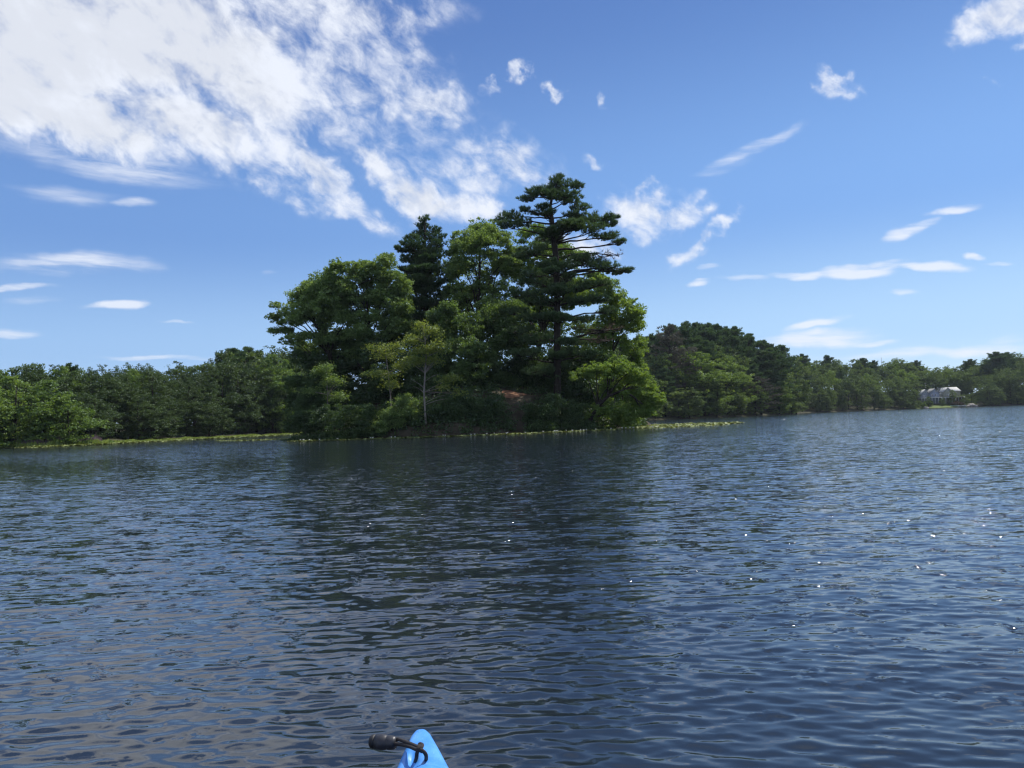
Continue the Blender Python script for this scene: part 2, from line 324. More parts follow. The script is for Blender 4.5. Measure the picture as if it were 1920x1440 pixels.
# ------------------------------------------------------------------ water
rngw = np.random.default_rng(5)
def ripple_strength(x, y):
    """0.25 in the calm slicks, 1 where the breeze touches"""
    az = np.arctan2(x, y); r = np.hypot(x, y)
    s = 1.0 + .22 * np.sin(x * .11 + 1.3 * np.sin(y * .05)) * np.sin(y * .07 + .6)
    lr = np.log(np.maximum(r, .5))
    edge = .12 * np.sin(az * 21) + .10 * np.sin(az * 53 + 1) 
    a = np.exp(-((lr - math.log(23) - edge + .35 * np.clip(az + .3, -1, 1)) / .42) ** 4) * (1 / (1 + np.exp((az + .17) / .045)))
    s = s * (1 - .62 * a)
    return s
DA = R(0.2)
wa = np.concatenate([np.linspace(-math.pi, R(-38), 70, endpoint=False), np.arange(R(-38), R(38), DA), np.linspace(R(38), math.pi, 70)])
K = .0036
wr = .3 * np.exp(np.arange(int(math.log(560 / .3) / K)) * K)
A2, R2 = np.meshgrid(wa, wr, indexing='ij'); X2 = R2 * np.sin(A2); Y2 = R2 * np.cos(A2)
Z2 = np.zeros_like(X2); lost = np.zeros(len(wr)); total = 0
nwv = 96; wsum = 0
warpx = .25 * np.sin(Y2 * .9 + 1.1) + .2 * np.sin(X2 * .7 + Y2 * .4); warpy = .22 * np.sin(X2 * .8 + 2.) + .15 * np.sin(Y2 * 1.3 - X2 * .5)
for i in range(nwv):
    f = i / (nwv - 1); lam = .04 * (1.5 / .04) ** (f + rngw.uniform(-.006, .006))
    th = rngw.normal(0, .38) + R(12)                   # travel direction, off the line of sight
    kx, ky = math.sin(th) * 2 * math.pi / lam, math.cos(th) * 2 * math.pi / lam
    sl = .0215 * math.exp(-((math.log(lam / .080)) / .70) ** 2) + .0030      # slope of this component
    amp = sl * lam / (2 * math.pi)
    w = np.clip((lam / (wr * K) - 2.5) / 4, 0, 1)        # waves the grid cannot carry at that range
    g = .5 + .5 * np.sin(X2 * rngw.uniform(-.9, .9) / (lam * 3 + .5) + Y2 * rngw.uniform(-.9, .9) / (lam * 3 + .5) + rngw.uniform(0, 6))
    ph = kx * (X2 + warpx * min(.35, lam)) + ky * (Y2 + warpy * min(.35, lam)) + rngw.uniform(0, 6.28)
    Z2 += amp * w[None] * (.35 + 1.1 * g) * (np.sin(ph) - .22 * np.cos(2 * ph))
    lost += (sl ** 2) * (1 - w ** 2); total += sl ** 2
rs = ripple_strength(X2, Y2)
Z2 *= rs
# the boat's own flank damps ripples right beside it
V = np.stack([X2, Y2, Z2], -1).reshape(-1, 3)
na, ns = len(wa), len(wr); I = np.arange(na * ns).reshape(na, ns)
Q = np.stack([I[:-1, :-1], I[:-1, 1:], I[1:, 1:], I[1:, :-1]], -1).reshape(-1, 4)
mic = np.sqrt(lost / total)[None, :] * rs
base_m = .22 * rs
m, t = nodes_of('lake_water'); l = t.links
o_ = t.nodes.new('ShaderNodeOutputMaterial'); b = t.nodes.new('ShaderNodeBsdfPrincipled'); l.new(b.outputs[0], o_.inputs[0])
b.inputs['Base Color'].default_value = (.0115, .017, .023, 1); b.inputs['Roughness'].default_value = .075; b.inputs['IOR'].default_value = 1.58
tcn = t.nodes.new('ShaderNodeTexCoord')
def vnoise(scale, sx, sy, rot, detail=2.0, rough=.5):
    mp = t.nodes.new('ShaderNodeMapping'); l.new(tcn.outputs['Object'], mp.inputs[0]); mp.inputs['Scale'].default_value = (sx, sy, 1); mp.inputs['Rotation'].default_value = (0, 0, R(rot))
    n = t.nodes.new('ShaderNodeTexNoise'); l.new(mp.outputs[0], n.inputs['Vector']); n.inputs['Scale'].default_value = scale; n.inputs['Detail'].default_value = detail; n.inputs['Roughness'].default_value = rough
    s = t.nodes.new('ShaderNodeVectorMath'); s.operation = 'SUBTRACT'; l.new(n.outputs['Color'], s.inputs[0]); s.inputs[1].default_value = (.5, .5, .5); return s.outputs[0]
def vscale(v, s):
    n = t.nodes.new('ShaderNodeVectorMath'); n.operation = 'MULTIPLY'; l.new(v, n.inputs[0])
    if isinstance(s, tuple): n.inputs[1].default_value = s
    else: l.new(s, n.inputs[1])
    return n.outputs[0]
def vadd(a, c):
    n = t.nodes.new('ShaderNodeVectorMath'); n.operation = 'ADD'; l.new(a, n.inputs[0]); l.new(c, n.inputs[1]); return n.outputs[0]
at1 = t.nodes.new('ShaderNodeAttribute'); at1.attribute_name = 'lost'
at2 = t.nodes.new('ShaderNodeAttribute'); at2.attribute_name = 'fine'
far = vadd(vscale(vnoise(6.0, .45, 1.3, 10, 3, .55), (.22, .60, 0)), vscale(vnoise(17.0, .5, 1.2, 12, 2), (.16, .42, 0)))
far = vscale(far, at1.outputs['Vector'])
fine = vscale(vscale(vnoise(16, .5, 1.3, 14, 3, .6), (.16, .26, 0)), at2.outputs['Vector'])
# rare steep capillary facets that catch the sun
gt = t.nodes.new('ShaderNodeTexNoise'); gt.inputs['Scale'].default_value = 7; gt.inputs['Detail'].default_value = 3; l.new(tcn.outputs['Object'], gt.inputs['Vector'])
gr_ = t.nodes.new('ShaderNodeMapRange'); l.new(gt.outputs['Fac'], gr_.inputs['Value']); gr_.inputs['From Min'].default_value = .565; gr_.inputs['From Max'].default_value = .64; gr_.inputs['To Max'].default_value = 4.6
steep = vscale(vnoise(26, .8, 1.2, 5, 2), gr_.outputs['Result'])
fm = t.nodes.new('ShaderNodeVectorMath'); fm.operation = 'MULTIPLY'; l.new(steep, fm.inputs[0]); fm.inputs[1].default_value = (1, 1, 0)
far = vadd(far, vscale(vscale(fm.outputs[0], at1.outputs['Vector']), at1.outputs['Vector']))
geo = t.nodes.new('ShaderNodeNewGeometry')
nrm = t.nodes.new('ShaderNodeVectorMath'); nrm.operation = 'NORMALIZE'; l.new(vadd(geo.outputs['Normal'], vadd(far, fine)), nrm.inputs[0])
l.new(nrm.outputs[0], b.inputs['Normal'])
def vec_attr(me, name, arr):
    a = me.attributes.new(name, 'FLOAT', 'POINT'); a.data.foreach_set('value', arr.astype(np.float32).ravel())
wo = mesh_np('lake_water', V, Q, m, None, True); tag(wo, kind='structure')
vec_attr(wo.data, 'lost', mic); vec_attr(wo.data, 'fine', base_m)


# ------------------------------------------------------------------ the island
IC = (W(885, 790, 78).x, 79.0)
IA, IB = 17.3, 17.0
def islandZ(x, y):
    dxx = (x - IC[0]) / IA; dyy = (y - IC[1]) / IB
    th = np.arctan2(dyy, dxx); rho = np.sqrt(dxx ** 2 + dyy ** 2) / (1 + .05 * np.sin(3 * th + 1) + .03 * np.sin(7 * th))
    h = 4.6 * np.clip(1 - rho ** 2, -1, 1)
    h = np.where(h > 0, np.minimum(h * 1.5, 4.6 * (1 - (1 - np.clip(h / 4.6, 0, 1)) ** 1.5)), h * 1.2)
    return h + .12 * np.sin(x * 1.7) * np.sin(y * 1.3) * np.clip(h, 0, 1)
gx, gy = np.meshgrid(np.linspace(IC[0] - 21, IC[0] + 21, 120), np.linspace(IC[1] - 20, IC[1] + 20, 110), indexing='ij')
I = np.arange(gx.size).reshape(gx.shape)
Q = np.stack([I[:-1, :-1], I[1:, :-1], I[1:, 1:], I[:-1, 1:]], -1).reshape(-1, 4)
tag(mesh_np('island_ground', np.stack([gx, gy, islandZ(gx, gy)], -1).reshape(-1, 3), Q, MAT['soil'], None, True), kind='structure')
# the patch of rusty pine needles on the bank
pc = W(962, 757, 70.0); n = 26
aa, rr = np.meshgrid(np.linspace(0, 2 * math.pi, n, endpoint=False), np.linspace(0, 1, 9), indexing='ij')
o1 = 1 + .22 * np.sin(3 * aa + 1) + .15 * np.sin(5 * aa)
px_ = pc.x + .95 * rr * o1 * np.cos(aa); py_ = 69.4 + 1.1 * rr * o1 * np.sin(aa)
pz = islandZ(px_, py_) + .05
I = np.arange(aa.size).reshape(aa.shape); I2 = np.vstack([I, I[:1]])
Q = np.stack([I2[:-1, :-1], I2[:-1, 1:], I2[1:, 1:], I2[1:, :-1]], -1).reshape(-1, 4)
tag(mesh_np('needle_covered_ground', np.stack([px_, py_, pz], -1).reshape(-1, 3), Q, MAT['needles'], None, True), kind='structure')

# ------------------------------------------------------------------ foliage builders
def leaf_geo(rng, C, size, bias=.5, elong=1.7, tint=None):
    n = len(C); nrm = unit(rng, n) + np.array([0, 0, bias]); nrm /= np.linalg.norm(nrm, axis=1)[:, None]
    t = unit(rng, n); t -= nrm * (t * nrm).sum(1)[:, None]; t /= np.linalg.norm(t, axis=1)[:, None] + 1e-9; b = np.cross(nrm, t)
    s = (size * rng.uniform(.65, 1.35, n))[:, None]
    V = np.stack([C - t * s * .5, C + b * s * .5 / elong + nrm * s * .08, C + t * s * .5, C - b * s * .5 / elong + nrm * s * .08], 1).reshape(-1, 3)
    Q = np.arange(4 * n).reshape(n, 4)
    return V, Q, np.repeat(tint, 4)
def clumps(rng, lobes, n, fill=.35):
    """clump centres: on the outside of smaller billows that sit on the outside of each lobe"""
    lo = np.array([[c[0], c[1], c[2], r[0], r[1], r[2]] for c, r in lobes]); vol = (lo[:, 3] * lo[:, 4] * lo[:, 5]) ** (2 / 3)
    sub = []
    for k, l in enumerate(lo):
        ns = 17; d = unit(rng, ns); d[:, 2] = np.where(d[:, 2] < -.5, -d[:, 2], d[:, 2])
        rad = rng.uniform(.45, .92, ns)[:, None]
        for q, c in zip(rng.uniform(.22, .48, ns), l[:3] + d * rad * l[3:]): sub.append(np.concatenate([c, l[3:] * q, [vol[k]]]))
    sub = np.array(sub); p = sub[:, 6] / sub[:, 6].sum()
    i = rng.choice(len(sub), n, p=p); d = unit(rng, n); r = rng.uniform(fill, 1, n) ** .6
    P = sub[i, :3] + d * r[:, None] * sub[i, 3:6]
    tint_sub = rng.uniform(0, 1, len(sub))
    return P, tint_sub[i]
def wood(rng, base, top, r0_, targets, forks=7, lean=None, k=7, bend=.25):
    """trunk, limbs and the twigs that reach the clumps"""
    mb = MB(); base = np.array(base, float); top = np.array(top, float); H = np.linalg.norm(top - base)
    ts = np.linspace(0, 1, 9); off = np.cumsum(rng.normal(0, bend * H / 60, (9, 3)), 0); off[:, 2] = 0; off -= off[0]
    P = base + (top - base) * ts[:, None] + off * ts[:, None]
    P[0, 2] -= .4
    mb.tube(P, r0_ * (1 - ts * .82) * np.where(ts == 0, 1.35, 1), k)
    T = np.asarray(targets)
    if len(T):
        ends = T[rng.choice(len(T), min(forks, len(T)), replace=False)]
        limbs = []
        for e in ends:
            h = np.clip((e[2] - base[2]) / H - .28, .15, .9) * rng.uniform(.75, 1.0); j = h * 8; a = int(j)
            s0 = P[a] + (P[min(a + 1, 8)] - P[a]) * (j - a)
            u = np.linspace(0, 1, 7)[:, None]; sag = np.array([0, 0, 1.0]) * (np.sin(u * math.pi) * np.linalg.norm(e - s0) * .10)
            L_ = s0 + (e - s0) * u + sag + rng.normal(0, .02 * H * .4, (7, 3)) * np.sin(u * math.pi)
            rr_ = r0_ * (1 - h * .8) * .55; mb.tube(L_, rr_ * (1 - u[:, 0] * .85), 5, False); limbs.append((L_, rr_))
        for e in T[rng.choice(len(T), min(forks * 5, len(T)), replace=False)]:
            best = min(limbs, key=lambda q: np.linalg.norm(q[0][3:] - e, axis=1).min()); kx_ = 3 + np.linalg.norm(best[0][3:] - e, axis=1).argmin()
            s0 = best[0][kx_]
            if np.linalg.norm(e - s0) > H * .4: continue
            u = np.linspace(0, 1, 4)[:, None]
            mb.tube(s0 + (e - s0) * u + np.array([0, 0, .08]) * np.sin(u * math.pi) * np.linalg.norm(e - s0), best[1] * .3 * (1 - u[:, 0] * .75), 4, False)
    return mb
def broadleaf(name, label, cat, base, top, lobes, n_clumps, per, size, clump_r, leaf, bark='bark', r0_=.22, seed=1, group=None, flat=.55, forks=7, bias=.5, path=None, bend=.25, trunk=True):
    rng = np.random.default_rng(seed)
    root = empty(name, base); tag(root, label, cat, group)
    B = np.array(base, float)
    P, tn = clumps(rng, lobes, n_clumps); P = P - B
    per_ = rng.poisson(per, n_clumps); idx = np.repeat(np.arange(n_clumps), per_)
    off = unit(rng, len(idx)) * rng.uniform(0, 1, len(idx))[:, None] ** .45 * np.array([1, 1, flat]) * clump_r * rng.uniform(.5, 1.2, n_clumps)[idx][:, None] * .85
    C = P[idx] + off
    tint = np.clip(.5 + (tn[idx] - .5) * .45 + rng.normal(0, .17, len(idx)), 0, 1)
    v, q, tt = leaf_geo(rng, C, size, bias, 1.6, tint)
    if trunk:
        if path is not None:
            mb = MB(); pp = np.array(path) - B; mb.tube(pp, np.linspace(r0_, r0_ * .25, len(pp)), 8)
            for e in P[rng.choice(len(P), forks * 3, replace=False)]:
                k_ = max(1, np.linalg.norm(pp - e, axis=1).argmin() - 1); u = np.linspace(0, 1, 5)[:, None]
                mb.tube(pp[k_] + (e - pp[k_]) * u + np.array([0, 0, .12]) * np.sin(u * math.pi) * np.linalg.norm(e - pp[k_]), r0_ * .35 * (1 - u[:, 0] * .8), 4, False)
        else: mb = wood(rng, (0, 0, 0), np.array(top) - B, r0_, P, forks, bend=bend)
        mb.build('trunk', MAT[bark], root, True)
    mesh_np('crown', v, q, MAT[leaf], root, attrs={'tint': tt})
    return root
def needle_geo(rng, C, D, length, width, n_per, spread=.75, tint=None):
    """needle tufts at C pointing along D"""
    n = len(C); idx = np.repeat(np.arange(n), n_per); d = D[idx] + unit(rng, len(idx)) * spread; d /= np.linalg.norm(d, axis=1)[:, None]
    s = np.cross(d, unit(rng, len(idx))); s /= np.linalg.norm(s, axis=1)[:, None] + 1e-9
    Ln = (length * rng.uniform(.7, 1.25, len(idx)))[:, None]
    c = C[idx]; V = np.stack([c - s * width * .5, c + s * width * .5, c + d * Ln + s * width * .2, c + d * Ln - s * width * .2], 1).reshape(-1, 3)
    return V, np.arange(4 * len(idx)).reshape(-1, 4), np.repeat(np.clip(tint[idx] + rng.normal(0, .12, len(idx)), 0, 1), 4)

# ------------------------------------------------------------------ the tall white pine on the island
def G(px, Y, dz_=0.0):
    """ground point of the island under column px at depth Y"""
    x = W(px, 790, Y).x; return (x, Y, float(islandZ(np.array(x), np.array(Y))) + dz_)
def conifer_from_pads(name, label, base_px, Y, trunk_px, r0_, pads, seed, tuft_d, needle=(.17, .035, 13), mat='pine', extra_depth=0, thin=1.0, rise=10, dead=(), cat='tree', r_dep=2.2):
    rng = np.random.default_rng(seed); B = np.array(G(base_px, Y)); root = empty(name, B); tag(root, label, cat)
    tp = np.array([W(x, y, Y) for x, y in trunk_px]); tp = np.vstack([B + np.array([0, 0, -.4]), tp]) - B
    mb = MB(); rad = r0_ * np.interp(np.linspace(0, 1, len(tp)), [0, .5, .8, 1], [1.25, .9, .5, .12]); 
    # smooth the trunk line
    u = np.linspace(0, len(tp) - 1, 28); T = np.stack([np.interp(u, np.arange(len(tp)), tp[:, k]) for k in range(3)], 1); rr_ = np.interp(u, np.arange(len(tp)), rad)
    mb.tube(T, rr_, 9)
    Cs, Ds, Ts = [], [], []; dCs, dDs = [], []
    s = PX(Y)
    def attach(c, up_m):
        h = c[2] - up_m; k_ = np.abs(T[:, 2] - h).argmin(); return T[k_], rr_[k_]
    alln = [(p, 0, False) for p in pads] + [(p, 0, True) for p in dead]
    for k in range(extra_depth):
        p = pads[rng.integers(len(pads) // 3, len(pads))]; alln.append((p, 1, False))
    for (cx, cy, hw, hh), ex, dd in alln:
        if ex:   # limbs that reach towards and away from the viewer
            side = rng.choice([-1, 1]); tx = np.interp(-cy, [-q[1] for q in trunk_px], [q[0] for q in trunk_px])
            c = np.array(W(tx + rng.normal(0, 10), cy + rng.normal(0, 5), Y)) - B; c[1] += side * rng.uniform(1.0, 3.2) * r_dep / 2.2
            hd = hw * s * 1.0; rx, ry, rz = hw * s * .7, hd, hh * s * .8
        else:
            c = np.array(W(cx, cy, Y)) - B; c[1] += rng.normal(0, .7); rx, ry, rz = hw * s, max(.5, hw * s * .85), hh * s * 1.08
        a, ar = attach(c, rise * s * rng.uniform(.6, 1.4)); far_ = c + np.array([np.sign(c[0] - a[0]) * rx * .7, 0, rz * .1])
        u = np.linspace(0, 1, 9)[:, None]; dist = np.linalg.norm(far_ - a)
        Bz = a + (far_ - a) * u; Bz[:, 2] += -.06 * dist * np.sin(u[:, 0] * math.pi) * rng.uniform(-1.2, 1) ; Bz[1:-1] += rng.normal(0, .05, (7, 3))
        rb = min(ar * .45, .035 + dist * .014); mb.tube(Bz, rb * (1 - u[:, 0] * .8), 5, False)
        nt_ = int(max(7, tuft_d * (rx * ry * 1.0 + .5) * thin)) if not dd else int(max(4, tuft_d * .25 * rx * ry))
        ang = rng.uniform(0, 2 * math.pi, nt_); rq = np.sqrt(rng.uniform(0, 1, nt_)) * (1 + .25 * np.sin(ang * 3 + rng.uniform(0, 6)))
        pz_ = rng.uniform(-.9, .9, nt_) * rz * (1 - rq ** 2 * .45) + .12 * rx * rq
        P = c + np.stack([rx * rq * np.cos(ang), ry * rq * np.sin(ang), pz_], 1)
        out_ = P - (a + np.array([0, 0, -.5])); out_ /= np.linalg.norm(out_, axis=1)[:, None] + 1e-9
        D = out_ * .55 + np.array([0, 0, .75]); D /= np.linalg.norm(D, axis=1)[:, None]
        (dCs if dd else Cs).append(P); (dDs if dd else Ds).append(D)
        if not dd: Ts.append(np.full(nt_, rng.uniform(.25, .75)) + np.clip((P[:, 2] - c[2]) / (rz + .01), -1, 1) * .12)
        for e in P[rng.choice(nt_, min(nt_, 9 if not dd else 16), replace=False)]:     # twigs
            k_ = rng.integers(4, 9); v = Bz[k_]; w_ = np.linspace(0, 1, 4)[:, None]; mb.tube(v + (e - v) * w_, rb * .35 * (1 - w_[:, 0] * .6), 4, False)
    for k in range(22):      # broken stubs of old limbs
        j = rng.integers(5, 20); a_ = rng.uniform(0, 6.28); ln_ = rng.uniform(.3, 1.3); d_ = np.array([math.cos(a_) * ln_, math.sin(a_) * ln_, rng.uniform(-.25, .2) * ln_])
        mb.tube([T[j], T[j] + d_ * .5 + [0, 0, .04], T[j] + d_], [.035, .022, .008], 4, False)
    mb.build('trunk', MAT['bark'], root, True)
    v, q, tt = needle_geo(rng, np.vstack(Cs), np.vstack(Ds), needle[0], needle[1], needle[2], .75, np.concatenate(Ts))
    mesh_np('crown', v, q, MAT[mat], root, attrs={'tint': tt})
    if dCs:
        P = np.vstack(dCs); v, q, tt = needle_geo(rng, P, np.vstack(dDs), needle[0] * .9, needle[1] * .8, 8, .8, np.full(len(P), .5))
        d = mesh_np('dry_foliage', v, q, MAT['deadpine'], root, attrs={'tint': tt}); d['label'] = 'brown dying needles on thin twigs'
    return root
PADS = [(1047,333,12,9),(1040,342,10,8),(1062,347,20,8),(1038,352,22,8),(1010,362,24,8),(990,372,17,6),(1022,360,25,9),(1052,364,34,10),(1080,353,12,7),(1068,380,24,8),(1045,376,28,8),(1088,391,18,6),
 (965,404,22,9),(982,418,20,8),(945,416,16,9),(985,396,9,5),(955,430,22,7),(1008,398,13,5),(1025,404,9,4),(1096,409,30,7),(1125,419,28,7),(1143,411,14,7),(1072,406,16,5),(1082,419,22,4),(1148,424,8,6),
 (1065,437,30,6),(1100,439,30,7),(1135,446,27,6),(1162,452,14,5),(1040,452,13,8),(1000,472,28,8),(984,480,18,6),(1015,464,14,6),(1085,487,30,6),(1110,495,28,7),(1130,505,27,7),(1155,512,20,5),(1174,511,9,5),
 (1100,535,30,6),(1132,529,18,5),(1080,545,22,5),(1005,515,28,8),(985,526,20,8),(1020,531,20,8),(985,560,30,8),(1010,572,28,7),(972,586,25,7),(1075,570,28,7),(1115,567,30,7),(1136,585,16,7),
 (1090,601,30,6),(1000,601,30,8),(976,621,25,8),(1092,640,28,7),(1010,641,30,9),(1062,662,25,7),(990,666,28,9),(1110,668,22,6),(1045,690,28,8),(1015,700,30,8)]
conifer_from_pads('pine_tree', 'tall flat-topped pine with a thick bare trunk, rising above all other island trees', 1043, 70.5,
  [(1046,770),(1045,700),(1045,600),(1044,520),(1042,475),(1037,440),(1035,410),(1031,388),(1038,360),(1048,334)], .30, PADS, 11, 60, needle=(.30, .036, 19), extra_depth=24,
  dead=[(1140,478,32,7),(1112,486,20,4),(1112,622,34,9),(1148,618,24,9),(1125,640,28,7)])
# the darker pine behind, to its left
P2 = [(796,412,9,8),(790,424,14,7),(808,432,20,8),(785,440,14,7),(812,447,24,8),(778,455,14,7),(822,463,16,9),(757,471,12,5),(747,467,5,4),(790,470,30,9),(812,482,28,9),(770,488,22,7),(800,500,34,9),(780,515,30,8),(826,508,20,9),
 (805,530,38,9),(758,508,10,4),(778,545,36,9),(818,555,32,10),(790,575,42,10),(812,598,40,10),(775,600,36,10),(800,625,44,10),(790,650,42,10),(815,675,40,10)]
conifer_from_pads('pine_tree', 'narrow dark pine with a ragged pointed top, standing behind the broad-leaved trees of the island', 798, 82,
  [(798,760),(798,600),(796,500),(797,440),(796,408)], .24, P2, 12, 64, needle=(.30, .06, 12), extra_depth=26)

# ------------------------------------------------------------------ broad-leaved trees of the island
def LB(lst, Y, dep=1.0, spread=1.5, seed=0):
    rng = np.random.default_rng(seed + 77); s = PX(Y); o = []
    for (cx, cy, rx, ry) in lst:
        y = Y + rng.uniform(-spread, spread); c = W(cx, cy, Y); o.append(((c.x, y, c.z), (rx * s, max(rx, ry) * s * dep, ry * s)))
    return o
def itree(label, bpx, Y, toppx, lobes, nc, per, leaf, seed, size=.17, cr=.62, cat='tree', name='oak_tree', r0_=.22, **k):
    return broadleaf(name, label, cat, G(bpx, Y), tuple(W(toppx[0], toppx[1], Y)), LB(lobes, Y, k.pop('dep', 1.0), k.pop('spread', 1.5), seed), int(nc * 1.7), per * .64, size * .94, cr * .72, leaf, r0_=r0_, seed=seed, **k)
itree('wide spreading oak with airy light green boughs at the left end of the island', 640, 76, (600, 560),
  [(562,562,42,34),(596,540,40,28),(625,548,42,36),(545,600,34,22),(590,605,50,34),(530,626,24,12),(640,600,45,34),(575,640,45,18),(520,575,12,9),(650,640,44,26),(606,572,44,40),(640,520,30,24),(720,505,30,26),(740,560,34,34)], 1250, 46, 'oak', 21, size=.20, cr=.75, forks=16, r0_=.3)
itree('rounded green oak between the spreading oak and the narrow dark pine', 700, 75, (690, 540),
  [(672,520,36,30),(700,528,36,32),(735,535,36,32),(680,496,16,12),(672,575,48,40),(720,580,50,42),(758,580,26,22),(752,545,22,20),(690,625,52,36),(745,620,44,34),(700,655,50,28),(650,560,36,36)], 1300, 48, 'oak', 22, size=.20, cr=.7, forks=14, r0_=.3)
itree('large light-topped oak with a broad dome between the two pines', 900, 80, (900, 450),
  [(905,430,32,22),(872,455,34,28),(930,455,38,34),(895,480,50,42),(860,510,40,40),(935,520,48,48),(850,475,14,18),(885,560,55,48),(962,490,30,34),(940,590,50,48),(848,560,26,35)], 1350, 46, 'oak', 23, size=.21, cr=.75, forks=18, r0_=.34)
itree('tall leafy oak whose yellow-green crown shows through the boughs of the tall pine', 1010, 82, (1020, 470),
  [(1000,440,36,28),(1040,480,44,34),(985,500,42,40),(1080,490,32,26),(1030,540,55,45),(1080,550,45,42),(1000,590,50,45),(1115,530,26,22)], 1050, 46, 'bright', 24, size=.21, cr=.75, forks=14, r0_=.32)
itree('sunlit green tree with a rounded shoulder on the right side behind the tall pine', 1150, 79, (1150, 600),
  [(1120,560,42,34),(1160,578,40,30),(1178,615,36,40),(1195,600,20,24),(1140,620,45,45),(1185,660,28,34),(1120,660,45,40),(1190,690,22,24)], 950, 46, 'bright', 25, size=.19, cr=.68, forks=12)
itree('low bright tree with an arching dark trunk leaning over the water at the island end', 1098, 66.5, (1165, 735),
  [(1090,705,26,12),(1125,700,34,20),(1160,695,38,24),(1190,712,34,24),(1222,735,20,22),(1235,755,15,16),(1205,755,36,28),(1150,735,40,22),(1180,780,38,24),(1215,772,22,18),(1135,775,30,22),(1170,796,34,10),(1238,745,12,8)], 950, 50, 'bright', 26, size=.15, cr=.48, forks=9,
  path=[G(1098, 66.5, -.4), tuple(W(1105, 790, 66.5)), tuple(W(1120, 762, 66.3)), tuple(W(1140, 743, 66)), tuple(W(1165, 733, 65.8)), tuple(W(1185, 742, 65.5)), tuple(W(1205, 758, 65.4))], r0_=.20, spread=.8)
# slender sapling in front, and its companions
def sapling(label, bpx, Y, tpts, lobes, nc, per, leaf, seed, r0_=.09, size=.15, bare=()):
    rng = np.random.default_rng(seed); B = np.array(G(bpx, Y)); root = empty('sapling', B); tag(root, label, 'tree')
    mb = MB(); tp = np.array([W(x, y, Y) for x, y in tpts]); tp = np.vstack([B + [0, 0, -.3], tp]) - B; mb.tube(tp, np.linspace(r0_ * 1.2, r0_ * .3, len(tp)), 7)
    P, tn = clumps(rng, LB(lobes, Y, 1.0, .5, seed), nc, .1); P = P - B
    for e in P[rng.choice(nc, min(nc, 34), replace=False)]:
        k_ = np.abs(tp[:, 2] - (e[2] - .5)).argmin(); u = np.linspace(0, 1, 5)[:, None]; mb.tube(tp[k_] + (e - tp[k_]) * u, r0_ * .3 * (1 - u[:, 0] * .7), 4, False)
    for (x0, y0, x1, y1) in bare:
        a, b_ = np.array(W(x0, y0, Y)) - B, np.array(W(x1, y1, Y)) - B; u = np.linspace(0, 1, 6)[:, None]; c = a + (b_ - a) * u; c[:, 2] += .12 * np.sin(u[:, 0] * 3); mb.tube(c, .03 * (1 - u[:, 0] * .7), 4, False)
    mb.build('trunk', MAT['pale_bark'], root, True)
    per_ = rng.poisson(per, nc); idx = np.repeat(np.arange(nc), per_); C = P[idx] + rng.normal(size=(len(idx), 3)) * np.array([.26, .26, .17])
    v, q, tt = leaf_geo(rng, C, size, .9, 1.7, np.clip(tn[idx] * .4 + .3 + rng.normal(0, .15, len(idx)), 0, 1)); mesh_np('crown', v, q, MAT[leaf], root, attrs={'tint': tt})
    return root
sapling('slim sapling with a pale straight trunk and yellow-green top at the water edge', 799, 62.8,
  [(799,800),(797,770),(795,735),(797,700),(799,670),(797,640),(793,615)],
  [(790,612,16,8),(805,625,26,10),(775,640,24,10),(815,648,28,10),(795,660,30,10),(826,658,12,8),(790,680,26,7),(810,678,18,6),(845,712,20,7),(862,738,14,6),(835,725,18,5)], 150, 40, 'yellow', 31,
  bare=[(798,755,835,742),(796,745,815,738),(796,738,775,725),(797,715,825,702),(796,760,840,748),(797,730,770,712)])
sapling('thin sapling with flat tiers of yellow-green leaves left of the pale-trunked sapling', 735, 64.5,
  [(735,790),(732,740),(728,700),(724,670),(722,650)],
  [(705,655,20,6),(735,650,20,7),(722,668,26,6),(745,660,14,6),(700,702,24,4),(735,704,26,5),(752,690,16,5),(770,676,18,5),(728,722,26,4)], 110, 36, 'yellow', 32, r0_=.06)
sapling('spindly sapling with grey-green foliage tiers near the left tip of the island', 615, 68,
  [(615,780),(614,740),(612,700)], [(600,700,26,8),(625,715,24,8),(590,735,26,8),(630,745,26,8),(610,690,18,7)], 90, 40, 'oak', 33, r0_=.06)

